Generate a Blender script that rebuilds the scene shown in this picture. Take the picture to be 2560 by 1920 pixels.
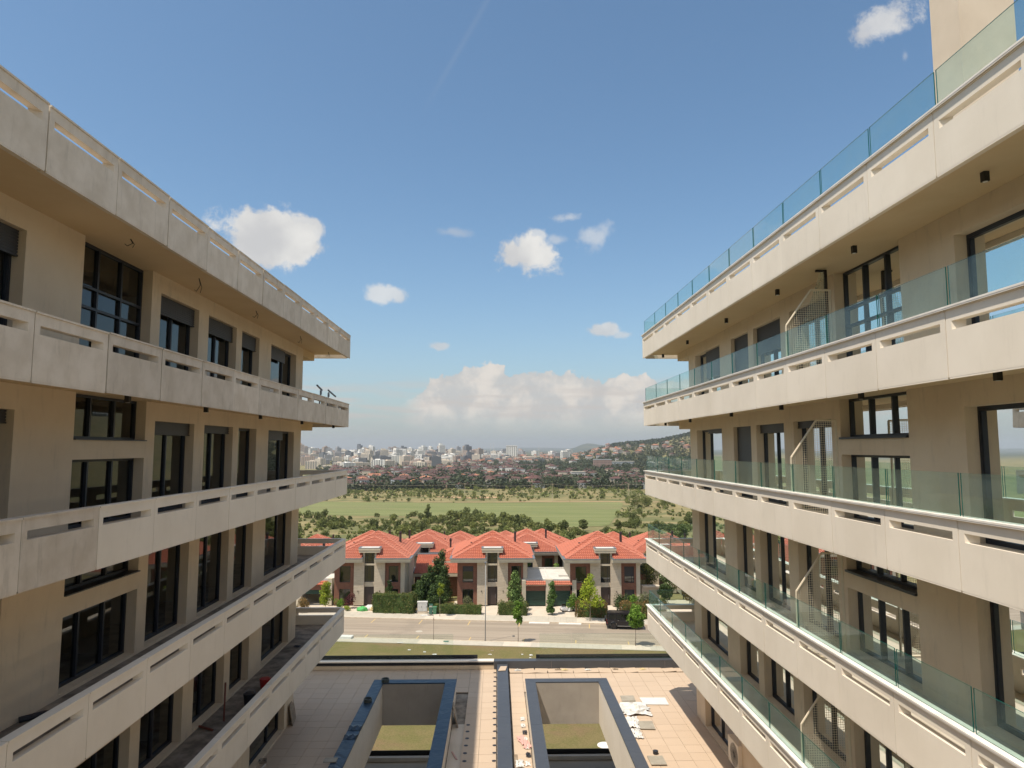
import bpy, bmesh, math, random
import numpy as np
from mathutils import Vector, Matrix

for o in list(bpy.data.objects):
    bpy.data.objects.remove(o)
R = random.Random(7)
scene = bpy.context.scene
col = scene.collection

# ------------------------------------------------------------------ camera
cam_d = bpy.data.cameras.new("camera")
cam = bpy.data.objects.new("camera", cam_d)
col.objects.link(cam)
cam_d.sensor_width = 36.0
cam_d.lens = 23.99
cam_d.clip_start = 0.1
cam_d.clip_end = 40000
cam.location = (0, 0, 0)
cam.rotation_euler = (math.radians(90 + 5.391), 0, math.radians(-1.2704))
scene.camera = cam

# ------------------------------------------------------------------ sun
SUN = Vector((-0.37, -0.272, 1.0)).normalized()
SUN_EL = math.asin(SUN.z)
SUN_AZ = math.atan2(SUN.x, SUN.y)
sun_d = bpy.data.lights.new("sun", 'SUN')
sun_d.energy = 2.45
sun_d.angle = math.radians(0.55)
sun_d.color = (1.0, 0.90, 0.76)
sun = bpy.data.objects.new("sun", sun_d)
col.objects.link(sun)
sun.rotation_euler = SUN.to_track_quat('Z', 'Y').to_euler()

# ------------------------------------------------------------------ node helpers
class NT:
    def __init__(s, tree):
        s.t = tree
    def n(s, typ, **kw):
        nd = s.t.nodes.new(typ)
        for k, v in kw.items():
            setattr(nd, k, v)
        return nd
    def link(s, a, b):
        s.t.links.new(a, b)
    def put(s, sock, v):
        if isinstance(v, bpy.types.NodeSocket):
            s.link(v, sock)
        else:
            sock.default_value = v
    def m(s, op, a, b=None, c=None, clamp=False):
        nd = s.n('ShaderNodeMath', operation=op, use_clamp=clamp)
        s.put(nd.inputs[0], a)
        if b is not None: s.put(nd.inputs[1], b)
        if c is not None: s.put(nd.inputs[2], c)
        return nd.outputs[0]
    def vm(s, op, a, b=None, out=0):
        nd = s.n('ShaderNodeVectorMath', operation=op)
        s.put(nd.inputs[0], a)
        if b is not None: s.put(nd.inputs[1], b)
        return nd.outputs[out]
    def dot(s, a, b):
        return s.vm('DOT_PRODUCT', a, b, 1)
    def ss(s, v, a, b):
        nd = s.n('ShaderNodeMapRange', interpolation_type='SMOOTHSTEP')
        s.put(nd.inputs[0], v); nd.inputs[1].default_value = a; nd.inputs[2].default_value = b
        return nd.outputs[0]
    def noise(s, vec, scale, detail=4, rough=0.55, dist=0.0):
        nd = s.n('ShaderNodeTexNoise')
        if vec is not None: s.link(vec, nd.inputs['Vector'])
        nd.inputs['Scale'].default_value = scale
        nd.inputs['Detail'].default_value = detail
        nd.inputs['Roughness'].default_value = rough
        nd.inputs['Distortion'].default_value = dist
        return nd.outputs['Fac']
    def mix(s, f, a, b):
        nd = s.n('ShaderNodeMix', data_type='RGBA')
        s.put(nd.inputs[0], f)
        for i, v in ((6, a), (7, b)):
            if isinstance(v, tuple): v = tuple(v) + (1,) if len(v) == 3 else v
            s.put(nd.inputs[i], v)
        return nd.outputs[2]
    def pos(s):
        return s.n('ShaderNodeNewGeometry').outputs['Position']
    def obj(s):
        return s.n('ShaderNodeTexCoord').outputs['Object']

# ------------------------------------------------------------------ world
world = bpy.data.worlds.new("World")
scene.world = world
world.use_nodes = True
wt = world.node_tree
wt.nodes.clear()
W = NT(wt)
sky = W.n('ShaderNodeTexSky', sky_type='NISHITA')
sky.sun_disc = False
sky.sun_elevation = SUN_EL
sky.sun_rotation = SUN_AZ
sky.altitude = 400
sky.air_density = 1.0
sky.dust_density = 1.6
sky.ozone_density = 1.2
dirn = W.n('ShaderNodeTexCoord').outputs['Generated']
sep = W.n('ShaderNodeSeparateXYZ'); W.link(dirn, sep.inputs[0])
SKY_STR = 0.15
EXPO = 1.06
S = 1.0 / SKY_STR / 2 ** EXPO
skyc = W.vm('MULTIPLY', sky.outputs[0], (0.395, 0.475, 0.485))
# milky haze towards the horizon, all the way round
hz = W.m('POWER', W.m('SUBTRACT', 1.0, W.m('ABSOLUTE', sep.outputs[2], clamp=True), clamp=True), 10.0)
skyc = W.mix(W.m('MULTIPLY', hz, 0.82), skyc, (0.47 * S, 0.475 * S, 0.475 * S))
_F = 1706.0; _P = math.radians(5.391); _Y = math.radians(1.2704)
_f = Vector((math.sin(_Y) * math.cos(_P), math.cos(_Y) * math.cos(_P), math.sin(_P)))
_r = Vector((math.cos(_Y), -math.sin(_Y), 0)); _u = _r.cross(_f)
def sky_dir(px, py):
    return (_f * _F + _r * (px - 1280) - _u * (py - 960)).normalized()
n_big = W.noise(dirn, 9.0, 7, 0.62, 0.3)
n_fine = W.noise(dirn, 26.0, 8, 0.66, 0.35)
n_mid = W.noise(dirn, 14.0, 5, 0.5, 0.2)
dens = None
# every cloud: bearing given as (column, row) of a 2560x1920 view, half width, half height in the same unit, firmness, weight
CL = [(672, 588, 125, 84, 2.2, 1.0), (650, 618, 66, 66, 2.2, 1.0), (745, 570, 70, 45, 1.6, .95),
      (1312, 640, 96, 62, 2.2, 1.0), (1345, 590, 30, 22, 1.4, .7), (1420, 545, 60, 20, 1.1, .5), (1480, 580, 60, 40, 1.0, .5), (1390, 600, 40, 18, 1., .45),
      (965, 735, 46, 22, 1.3, .75), (1130, 580, 60, 18, 1.0, .38), (1510, 825, 48, 20, 1.5, .85), (1560, 838, 34, 14, 1.4, .6),
      (1103, 866, 28, 13, 1.5, .7), (2230, 40, 78, 60, 1.5, .85), (2262, 138, 12, 26, 1., .3)]
n_edge = W.noise(dirn, 12.0, 11, 0.66, 0.15)
e1c = W.m('MULTIPLY', W.m('SUBTRACT', n_edge, 0.5), 3.0)
for (cx, cy, a, b, firm, wgt) in CL:
    c = sky_dir(cx, cy)
    ex = Vector((c.y, -c.x, 0)).normalized(); ey = ex.cross(c)
    inv = 1.0 / c.dot(_f)
    ka = _F * inv
    du = W.m('MULTIPLY', W.dot(dirn, tuple(ex)), ka / a)
    dv = W.m('MULTIPLY', W.dot(dirn, tuple(ey)), ka / b)
    facing = W.m('GREATER_THAN', W.dot(dirn, tuple(c)), 0.8)
    rr = W.m('SQRT', W.m('ADD', W.m('MULTIPLY', du, du), W.m('MULTIPLY', dv, dv)))
    v = W.m('ADD', W.m('SUBTRACT', 1.0, rr), W.m('MULTIPLY', e1c, 0.9 if firm > 2 else 1.25))
    v = W.m('MULTIPLY', W.m('MULTIPLY', W.ss(v, 0.0, .8 / firm), wgt), facing)
    dens = v if dens is None else W.m('MAXIMUM', dens, v)
shade = W.ss(n_mid, 0.3, 0.7)
ccol = W.mix(shade, (0.62 * S, 0.615 * S, 0.615 * S), (0.86 * S, 0.84 * S, 0.80 * S))
skyc = W.mix(W.m('MULTIPLY', dens, 0.96), skyc, ccol)
# the towering cumulus bank low over the valley: a top edge that follows the bearing, lumpy, fading down into the haze
az = W.m('ARCTAN2', sep.outputs[0], sep.outputs[1])
ele = W.m('ARCSINE', sep.outputs[2])
hump = W.m('MULTIPLY', W.ss(az, -0.17, -0.06), 0.079)
hump = W.m('MULTIPLY', hump, W.m('SUBTRACT', 1.0, W.m('MULTIPLY', W.ss(az, 0.0, 0.26), 0.24)))
hump = W.m('MULTIPLY', hump, W.m('SUBTRACT', 1.0, W.ss(az, 0.36, 0.62)))
n_bk = W.noise(dirn, 24.0, 9, 0.6, 0.0)
top = W.m('ADD', hump, W.m('MULTIPLY', W.m('SUBTRACT', n_bk, 0.5), 0.085))
top = W.m('ADD', top, 0.041)
edge = W.ss(W.m('SUBTRACT', top, ele), 0.0, 0.0045)
low = W.ss(ele, 0.012, 0.062)
front = W.m('GREATER_THAN', sep.outputs[1], 0.1)
bank = W.m('MULTIPLY', W.m('MULTIPLY', W.m('MULTIPLY', edge, low), W.ss(hump, 0.01, 0.05)), front)
n_b2 = W.ss(W.noise(dirn, 24.0, 7, 0.6, 0.15), 0.40, 0.62)
bcol = W.mix(n_b2, (0.60 * S, 0.585 * S, 0.57 * S), (0.84 * S, 0.76 * S, 0.68 * S))
skyc = W.mix(W.m('MULTIPLY', bank, 0.9), skyc, bcol)
# thin stratus left of the bank
n_st = W.n('ShaderNodeMapping'); n_st.inputs['Scale'].default_value = (3, 3, 30); W.link(dirn, n_st.inputs[0])
st = W.m('MULTIPLY', W.ss(W.noise(n_st.outputs[0], 3.0, 5, 0.55), 0.42, 0.66), W.m('MULTIPLY', W.ss(ele, 0.02, 0.05), W.m('SUBTRACT', 1.0, W.ss(ele, 0.07, 0.115))))
skyc = W.mix(W.m('MULTIPLY', st, 0.7), skyc, (0.62 * S, 0.57 * S, 0.53 * S))
# bright cumulus added to the unseen rest of the dome, to lift ambient light
cmap = W.n('ShaderNodeMapping'); cmap.inputs['Scale'].default_value = (1, 1, 1.6); W.link(dirn, cmap.inputs[0])
sc_ = W.ss(W.noise(cmap.outputs[0], 3.2, 9, .6, .1), .45, .55)
sc_ = W.m('MULTIPLY', W.m('MULTIPLY', sc_, W.ss(sep.outputs[2], .02, .12)), W.m('SUBTRACT', 1.0, W.ss(W.dot(dirn, tuple(_f)), .55, .72)))
skyc = W.mix(W.m('MULTIPLY', sc_, .95), skyc, ccol)
# one old vapour trail high up
tA = sky_dir(1225, -10); tB = sky_dir(1110, 190)
tn = tA.cross(tB).normalized(); tm = ((tA + tB) * .5).normalized(); tl = (tB - tA).normalized()
tr = W.m('SUBTRACT', 1.0, W.ss(W.m('ABSOLUTE', W.dot(dirn, tuple(tn))), 0.0, 0.006))
tr = W.m('MULTIPLY', tr, W.m('SUBTRACT', 1.0, W.ss(W.m('ABSOLUTE', W.dot(dirn, tuple(tl))), 0.03, 0.13)))
tr = W.m('MULTIPLY', tr, W.m('GREATER_THAN', W.dot(dirn, tuple(tm)), 0.9))
skyc = W.mix(W.m('MULTIPLY', tr, 0.06), skyc, (0.6 * S, 0.6 * S, 0.6 * S))
bg = W.n('ShaderNodeBackground'); W.link(skyc, bg.inputs[0]); bg.inputs[1].default_value = SKY_STR
out = W.n('ShaderNodeOutputWorld'); W.link(bg.outputs[0], out.inputs[0])

scene.view_settings.view_transform = 'Standard'
scene.view_settings.look = 'None'
scene.view_settings.exposure = EXPO
scene.view_settings.gamma = 1.0
scene.view_settings.use_curve_mapping = False
scene.cycles.transparent_max_bounces = 24
scene.cycles.max_bounces = 8
scene.cycles.diffuse_bounces = 5
scene.cycles.volume_bounces = 0

# ------------------------------------------------------------------ materials
def new_mat(name):
    m = bpy.data.materials.new(name)
    m.use_nodes = True
    m.node_tree.nodes.clear()
    return m, NT(m.node_tree)

def finish(N, m, colour, rough=0.8, metallic=0.0, bump=None, bstr=0.3, bdist=0.01, spec=None, trans=None):
    b = N.n('ShaderNodeBsdfPrincipled')
    if isinstance(colour, tuple): colour = tuple(colour) + (1,) if len(colour) == 3 else colour
    N.put(b.inputs['Base Color'], colour)
    N.put(b.inputs['Roughness'], rough)
    b.inputs['Metallic'].default_value = metallic
    if spec is not None: b.inputs['Specular IOR Level'].default_value = spec
    if bump is not None:
        bp = N.n('ShaderNodeBump'); bp.inputs['Strength'].default_value = bstr; bp.inputs['Distance'].default_value = bdist
        N.link(bump, bp.inputs['Height']); N.link(bp.outputs[0], b.inputs['Normal'])
    o = N.n('ShaderNodeOutputMaterial')
    sh = b.outputs[0]
    if trans is not None:
        tb = N.n('ShaderNodeBsdfTranslucent'); N.put(tb.inputs[0], colour)
        mx = N.n('ShaderNodeMixShader'); mx.inputs[0].default_value = trans
        N.link(sh, mx.inputs[1]); N.link(tb.outputs[0], mx.inputs[2]); sh = mx.outputs[0]
    N.link(sh, o.inputs[0])
    return m

def mottled(name, c1, c2, scale=1.2, rough=0.85, fine=60, bstr=0.25, detail=6, space='pos', stain=None, bdist=0.004, objvar=0.0):
    m, N = new_mat(name)
    p = N.pos() if space == 'pos' else N.obj()
    f = N.ss(N.noise(p, scale, detail, 0.6), 0.3, 0.7)
    c = N.mix(f, c1, c2)
    if stain:
        mp = N.n('ShaderNodeMapping'); mp.inputs['Scale'].default_value = (3.0, 3.0, 0.6); N.link(p, mp.inputs[0])
        s2 = N.ss(N.noise(mp.outputs[0], 1.6, 8, 0.7), 0.52, 0.75)
        c = N.mix(N.m('MULTIPLY', s2, stain[1]), c, stain[0])
    if objvar:
        oi = N.n('ShaderNodeObjectInfo').outputs['Random']
        k = N.m('ADD', 1.0 - objvar / 2, N.m('MULTIPLY', oi, objvar))
        cv = N.n('ShaderNodeCombineXYZ')
        for i in range(3): N.link(k, cv.inputs[i])
        c = N.vm('MULTIPLY', c, cv.outputs[0])
    h = N.noise(p, fine, 3, 0.6)
    return finish(N, m, c, rough, bump=h, bstr=bstr, bdist=bdist)

M = {}
M['raw_concrete'] = mottled('raw_concrete', (.58, .50, .40), (.69, .61, .51), 2.2, .9, 90, .5, 9, stain=((.34, .29, .22), .5), objvar=.16)
M['fascia'] = mottled('painted_fascia', (.74, .665, .555), (.80, .725, .615), .8, .8, 120, .2, 5, stain=((.52, .46, .38), .22), objvar=.05)
M['coping'] = mottled('white_coping', (.74, .69, .62), (.84, .80, .74), 3, .6, 60, .2, 5)
M['render'] = mottled('taupe_render', (.63, .51, .37), (.70, .58, .43), .7, .92, 150, .45, 7, stain=((.33, .28, .22), .35))
M['soffit'] = mottled('soffit_plaster', (.60, .455, .27), (.66, .515, .33), .5, .92, 100, .2, 5)
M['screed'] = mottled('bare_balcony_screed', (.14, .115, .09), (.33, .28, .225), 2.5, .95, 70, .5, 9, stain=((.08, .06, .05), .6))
M['balcony_tile'] = mottled('balcony_tile', (.50, .46, .38), (.58, .54, .46), 1.5, .6, 60, .1)
M['shaft_render'] = mottled('grey_shaft_render', (.36, .32, .275), (.42, .375, .325), .9, .92, 120, .3, 6, stain=((.26, .23, .20), .4))
M['interior'] = mottled('interior_plaster', (.55, .53, .49), (.66, .64, .60), 1, .95, 60, .1)
def plain(name, c, rough=.6, metallic=0., spec=None, var=.12, scale=3.0):
    m, N = new_mat(name)
    f = N.noise(N.pos(), scale, 5, .6)
    c2 = tuple(max(0, v * (1 - var)) for v in c); c3 = tuple(v * (1 + var) for v in c)
    return finish(N, m, N.mix(f, c2, c3), rough, metallic, spec=spec)
M['frame'] = plain('anthracite_frame', (.018, .022, .032), .45)
M['black'] = plain('black_metal', (.012, .012, .013), .5)
M['shutter'] = plain('grey_shutter', (.045, .043, .045), .5)
M['cream_metal'] = plain('cream_painted_steel', (.66, .58, .44), .5)
M['wire'] = plain('cream_wire', (.66, .58, .44), .5)
M['membrane'] = plain('black_membrane', (.012, .013, .016), .7)
M['white_plastic'] = plain('white_plastic', (.7, .69, .66), .5)
M['red_plastic'] = plain('red_plastic', (.35, .02, .02), .45)
M['dark_plastic'] = plain('dark_plastic', (.02, .022, .03), .5)
M['rust'] = plain('rusty_pipe', (.16, .05, .035), .8)
M['steel'] = plain('galvanised_steel', (.25, .25, .26), .45, .6)
M['lamp_grey'] = plain('lamp_post_grey', (.34, .34, .34), .5)
M['wood'] = mottled('weathered_board', (.22, .16, .11), (.34, .27, .20), 6, .9)
M['grey_tile'] = mottled('grey_loose_tile', (.30, .27, .22), (.38, .35, .29), 3, .8)
M['green_door'] = plain('dark_green_door', (.012, .045, .032), .45)
M['door'] = plain('dark_brown_door', (.05, .032, .028), .5)
M['bin_green'] = plain('green_bin', (.06, .16, .12), .55)
M['bin_green2'] = plain('light_green_bin', (.08, .22, .12), .55)
M['cabinet'] = mottled('grey_cabinet', (.52, .51, .49), (.60, .59, .57), 3, .6)
M['bag_green'] = plain('bright_green_bag', (.09, .42, .12), .5)
M['bag_white'] = mottled('white_bag', (.5, .5, .48), (.8, .79, .76), 5, .5)
M['bag_yellow'] = plain('tan_bag', (.6, .48, .25), .6)
M['car_paint'] = plain('black_car_paint', (.016, .014, .015), .25)
M['tyre'] = plain('tyre_rubber', (.015, .015, .015), .85)
M['rim'] = plain('dark_rim', (.05, .045, .045), .35, .5)
M['chrome'] = plain('silver_trim', (.5, .5, .5), .3, .8)
M['car_white'] = plain('white_toy_paint', (.75, .75, .76), .35)
M['bark'] = mottled('bark', (.10, .075, .055), (.17, .13, .10), 8, .95, 80, .5)
M['bark_pale'] = mottled('pale_bark', (.25, .20, .15), (.36, .30, .24), 8, .95, 80, .5)
M['eave'] = mottled('cream_eave', (.50, .44, .34), (.56, .50, .39), 1.0, .85)
M['eave_side'] = M['eave']
M['zinc'] = plain('grey_zinc_gutter', (.20, .215, .235), .5, .3)
M['flatroof'] = mottled('pale_flat_roof', (.55, .53, .49), (.64, .62, .58), 1.0, .85)
M['chimney_dark'] = plain('dark_flue', (.05, .03, .03), .7)
M['asphalt'] = mottled('sunbleached_road', (.31, .255, .195), (.37, .305, .235), .35, .95, 40, .3, 8, bdist=.01)
m, N = new_mat('sunbleached_road'); p = N.obj()
mp = N.n('ShaderNodeMapping'); mp.inputs['Scale'].default_value = (.03, 1.1, 1); N.link(p, mp.inputs[0])
f = N.noise(mp.outputs[0], 1.3, 6, .6, .2); c = N.mix(N.ss(f, .35, .65), (.27, .222, .17), (.35, .29, .225))
c = N.mix(N.m('MULTIPLY', N.ss(N.noise(p, .12, 8, .7), .52, .62), .45), c, (.22, .185, .145))
c = N.mix(N.m('MULTIPLY', N.ss(N.noise(p, 2.2, 9, .75), .6, .72), .3), c, (.40, .34, .27))
M['asphalt'] = finish(N, m, c, .95, bump=N.noise(p, 40, 4), bstr=.3, bdist=.01)
M['pave'] = mottled('pavement_slab', (.44, .40, .33), (.50, .455, .38), .8, .95, 50, .3)
M['pave_pale'] = mottled('pale_paving', (.54, .47, .38), (.62, .54, .45), .8, .9, 50, .3)
M['kerb'] = mottled('kerb_stone', (.55, .45, .33), (.65, .55, .43), 2, .9)
M['white_kerb'] = plain('white_kerb', (.74, .70, .64), .8)
M['yellow_paint'] = plain('worn_yellow_paint', (.56, .40, .17), .8, var=.25)
M['blind'] = plain('window_blind', (.035, .033, .035), .6)

# blue standing-seam cappings of the left shaft, their shade tone in the colour
m, N = new_mat('shaded_blue_sheet_metal'); p = N.pos()
f = N.noise(p, 1.1, 6, .6); h = N.noise(p, 2.2, 3, .5, .8)
dirt = N.ss(N.noise(p, 9, 8, .75), .66, .78)
c = N.mix(f, (.022, .046, .078), (.037, .067, .105)); c = N.mix(N.m('MULTIPLY', dirt, .5), c, (.35, .33, .30))
M['shaded_blue_metal'] = finish(N, m, c, .38, .25, bump=h, bstr=.6, bdist=.05)
# same cappings on the right half and ridge, sunlit tone put into the colour
m, N = new_mat('sunlit_blue_sheet_metal'); p = N.pos()
f = N.noise(p, 1.1, 6, .6); h = N.noise(p, 1.8, 3, .5, .8)
dirt = N.ss(N.noise(p, 12, 8, .75), .64, .78)
c = N.mix(f, (.062, .068, .082), (.088, .095, .108)); c = N.mix(N.m('MULTIPLY', dirt, .5), c, (.38, .36, .33))
M['sunlit_blue_metal'] = finish(N, m, c, .42, .2, bump=h, bstr=.35, bdist=.04)
# terrace tiles, each tile a little different
m, N = new_mat('terrace_porcelain'); p = N.pos()
oi = N.n('ShaderNodeObjectInfo').outputs['Random']; isl = N.n('ShaderNodeNewGeometry').outputs['Random Per Island']
rv = N.m('FRACT', N.m('ADD', N.m('MULTIPLY', oi, 7.3), isl))
c = N.mix(rv, (.515, .40, .295), (.545, .425, .315))
spl = N.ss(N.noise(p, 5, 9, .75), .63, .80)
c = N.mix(N.m('MULTIPLY', spl, .45), c, (.74, .68, .58))
dk = N.ss(N.noise(p, .6, 6, .6), .5, .8); c = N.mix(N.m('MULTIPLY', dk, .12), c, (.42, .33, .25))
M['tile'] = finish(N, m, c, .75, bump=N.noise(p, 80, 2), bstr=.1, bdist=.003)
# brick
def brick_mat(name, a, b, mortar, sx=.24, sz=.08):
    m, N = new_mat(name); o = N.obj()
    s = N.n('ShaderNodeSeparateXYZ'); N.link(o, s.inputs[0])
    cb = N.n('ShaderNodeCombineXYZ'); N.link(N.m('ADD', s.outputs[0], s.outputs[1]), cb.inputs[0]); N.link(s.outputs[2], cb.inputs[1])
    bt = N.n('ShaderNodeTexBrick'); N.link(cb.outputs[0], bt.inputs['Vector'])
    bt.inputs['Scale'].default_value = 1.0; bt.inputs['Brick Width'].default_value = sx; bt.inputs['Row Height'].default_value = sz
    bt.inputs['Mortar Size'].default_value = .008
    bt.inputs['Color1'].default_value = a + (1,); bt.inputs['Color2'].default_value = b + (1,); bt.inputs['Mortar'].default_value = mortar + (1,)
    f = N.ss(N.noise(o, 1.5, 6, .7), .35, .7)
    c = N.mix(N.m('MULTIPLY', f, .35), bt.outputs['Color'], tuple(v * .6 for v in a))
    return finish(N, m, c, .9, bump=bt.outputs['Fac'], bstr=-.4, bdist=.01)
M['brick'] = brick_mat('red_brick', (.25, .095, .055), (.17, .068, .042), (.17, .12, .09))
# veined stone slabs
def stone_mat():
    m, N = new_mat('veined_stone'); o = N.obj()
    mp = N.n('ShaderNodeMapping'); mp.inputs['Scale'].default_value = (.8, .8, 5.0); N.link(o, mp.inputs[0])
    f = N.noise(mp.outputs[0], 1.2, 8, .7, .6)
    c = N.mix(N.ss(f, .35, .6), (.60, .51, .40), (.49, .41, .31))
    v = N.ss(f, .62, .70); c = N.mix(N.m('MULTIPLY', v, .7), c, (.17, .13, .10))
    oi = N.n('ShaderNodeObjectInfo').outputs['Random']
    isl = N.n('ShaderNodeNewGeometry').outputs['Random Per Island']
    c = N.mix(N.m('MULTIPLY', isl, .4), c, (.50, .43, .34))
    return finish(N, m, c, .8, bump=f, bstr=.1, bdist=.01)
M['stone'] = stone_mat()
# roof tile
m, N = new_mat('red_roof_tile'); p = N.pos()
isl = N.n('ShaderNodeNewGeometry').outputs['Random Per Island']
f = N.noise(p, .5, 5, .6)
c = N.mix(f, (.46, .13, .07), (.54, .17, .095)); c = N.mix(N.m('MULTIPLY', isl, .5), c, (.36, .10, .065))
c = N.mix(N.m('MULTIPLY', N.n('ShaderNodeObjectInfo').outputs['Random'], .45), c, (.42, .17, .12))
c = N.mix(N.m('MULTIPLY', N.ss(N.noise(p, .35, 7, .7), .5, .7), .35), c, (.34, .13, .09))
M['ridge'] = mottled('pale_ridge_tile', (.46, .17, .11), (.54, .22, .15), 2, .8)
M['rooftile'] = finish(N, m, c, .75, bump=N.noise(p, 9, 3), bstr=.1, bdist=.01)
# glass
def glass_mat(name, tint, refl_boost, dust=0.0, dustc=(.5, .55, .5), ior=1.5, bumpy=0.0, one_sided=False):
    m, N = new_mat(name)
    fr = N.n('ShaderNodeFresnel'); fr.inputs['IOR'].default_value = ior
    gl = N.n('ShaderNodeBsdfGlossy'); gl.inputs['Roughness'].default_value = 0.005; gl.inputs['Color'].default_value = (.92, .95, .95, 1)
    if bumpy:
        bp = N.n('ShaderNodeBump'); bp.inputs['Strength'].default_value = bumpy; bp.inputs['Distance'].default_value = .02
        N.link(N.noise(N.pos(), 1.3, 1, .4), bp.inputs['Height']); N.link(bp.outputs[0], gl.inputs['Normal'])
    tr = N.n('ShaderNodeBsdfTransparent'); tr.inputs[0].default_value = tint + (1,)
    mx = N.n('ShaderNodeMixShader')
    bf = N.n('ShaderNodeNewGeometry').outputs['Backfacing']
    N.link(N.m('MULTIPLY', N.m('MULTIPLY', fr.outputs[0], refl_boost, clamp=True), N.m('SUBTRACT', 1.0, bf) if one_sided else 1.0), mx.inputs[0])
    N.link(tr.outputs[0], mx.inputs[1]); N.link(gl.outputs[0], mx.inputs[2])
    sh = mx.outputs[0]
    if dust:
        df = N.n('ShaderNodeBsdfDiffuse'); df.inputs[0].default_value = dustc + (1,)
        m2 = N.n('ShaderNodeMixShader')
        d = N.m('MULTIPLY', N.ss(N.noise(N.pos(), 1.6, 8, .7), .2, .8), dust)
        N.link(d, m2.inputs[0]); N.link(sh, m2.inputs[1]); N.link(df.outputs[0], m2.inputs[2]); sh = m2.outputs[0]
    o = N.n('ShaderNodeOutputMaterial'); N.link(sh, o.inputs[0])
    return m
M['rail_glass'] = glass_mat('balustrade_glass', (.86, .945, .93), .85, .085, (.42, .55, .52), one_sided=True)
M['wing_glass'] = glass_mat('milky_glass', (.86, .92, .88), .8, .55, (.60, .64, .54))
M['glass_edge'] = plain('green_glass_edge', (.0, .10, .085), .2)
M['pane'] = glass_mat('window_glass', (.46, .46, .40), 1.12, .03, (.3, .3, .25), 1.55, .03)
M['house_pane'] = glass_mat('house_glass', (.22, .25, .22), 2.2, .02, (.3, .3, .25), 1.6)

# foliage
def leaf_mat(name, a, b, hl=None, trans=.25):
    m, N = new_mat(name)
    isl = N.n('ShaderNodeNewGeometry').outputs['Random Per Island']
    oi = N.n('ShaderNodeObjectInfo').outputs['Random']
    p = N.pos()
    f = N.m('ADD', N.m('MULTIPLY', isl, .6), N.m('MULTIPLY', N.ss(N.noise(p, .9, 3, .5), .35, .65), .4))
    c = N.mix(f, a, b)
    if hl: c = N.mix(N.m('GREATER_THAN', isl, .86), c, hl)
    k = N.m('ADD', .8, N.m('MULTIPLY', oi, .4)); cv = N.n('ShaderNodeCombineXYZ')
    for i in range(3): N.link(k, cv.inputs[i])
    c = N.vm('MULTIPLY', c, cv.outputs[0])
    return finish(N, m, c, .6, trans=trans, spec=.3)
M['leaf_dark'] = leaf_mat('dark_leaf', (0.029, 0.056, 0.013), (0.088, 0.136, 0.032))
M['leaf_conifer'] = leaf_mat('conifer_leaf', (0.031, 0.062, 0.019), (0.094, 0.150, 0.044), (0.150, 0.213, 0.062))
M['leaf_hedge'] = leaf_mat('hedge_leaf', (0.050, 0.075, 0.018), (0.163, 0.188, 0.044), (0.263, 0.237, 0.075))
M['leaf_green'] = leaf_mat('fresh_leaf', (0.069, 0.138, 0.014), (0.172, 0.299, 0.034), (0.253, 0.380, 0.069))
M['leaf_lime'] = leaf_mat('lime_leaf', (.14, .20, .012), (.34, .42, .035), (.42, .46, .05))
M['leaf_olive'] = leaf_mat('olive_leaf', (0.068, 0.081, 0.034), (0.162, 0.176, 0.081), (0.270, 0.257, 0.135))
M['leaf_shrub'] = leaf_mat('shrub_leaf', (0.063, 0.112, 0.028), (0.168, 0.252, 0.070), (0.280, 0.378, 0.126))
M['leaf_conifer_light'] = leaf_mat('light_conifer_leaf', (0.052, 0.104, 0.026), (0.143, 0.234, 0.058))
M['leaf_purple'] = leaf_mat('purple_leaf', (.05, .012, .018), (.13, .035, .04), (.2, .08, .06))
M['leaf_blossom'] = leaf_mat('flowering_leaf', (0.038, 0.075, 0.018), (0.120, 0.180, 0.045), (0.700, 0.700, 0.540))
M['leaf_rusty'] = leaf_mat('rusty_leaf', (0.108, 0.084, 0.024), (0.228, 0.144, 0.048), (0.336, 0.180, 0.060))
M['leaf_scrub'] = leaf_mat('scrub_leaf', (.10, .125, .028), (.24, .255, .075), None, .15)
M['leaf_wood'] = leaf_mat('woodland_leaf', (.02, .03, .014), (.06, .075, .03), None, .1)  # dark tone also stands for cloud shade over the suburb
M['leaf_scrub_dark'] = leaf_mat('dark_scrub_leaf', (0.073, 0.095, 0.025), (0.174, 0.196, 0.056), None, .15)

# ground covers
def ground_mat(name, a, b, c3, s1, s2, thr=(.45, .62), fine=8):
    m, N = new_mat(name); p = N.pos()
    c = N.mix(N.ss(N.noise(p, s1, 8, .65), .35, .65), a, b)
    c = N.mix(N.ss(N.noise(p, s2, 6, .6, .5), thr[0], thr[1]), c, c3)
    if name == 'dry_scrub_ground':      # wooded country beyond the city
        far = N.ss(N.vm('LENGTH', p, None, 1), 2300.0, 5200.0)
        c = N.mix(far, c, N.mix(N.ss(N.noise(p, .002, 6, .6), .4, .6), (.045, .06, .035), (.10, .105, .06)))
    return finish(N, m, c, .95, bump=N.noise(p, fine, 4, .7), bstr=.6, bdist=.05)
M['land'] = ground_mat('dry_scrub_ground', (.20, .165, .065), (.28, .23, .10), (.125, .13, .04), .06, .03)
m, N = new_mat('crop_field'); p = N.pos()
mp = N.n('ShaderNodeMapping'); mp.inputs['Rotation'].default_value = (0, 0, .5); mp.inputs['Scale'].default_value = (.01, .09, .02); N.link(p, mp.inputs[0])
f = N.noise(mp.outputs[0], 1.2, 7, .6, .4)
c = N.mix(N.ss(f, .3, .7), (.135, .16, .045), (.20, .21, .075)); c = N.mix(N.ss(N.noise(p, .012, 5, .6), .5, .75), c, (.19, .175, .075))
M['field'] = finish(N, m, c, .95, bump=N.noise(p, 1.5, 4, .7), bstr=.5, bdist=.2)
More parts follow.
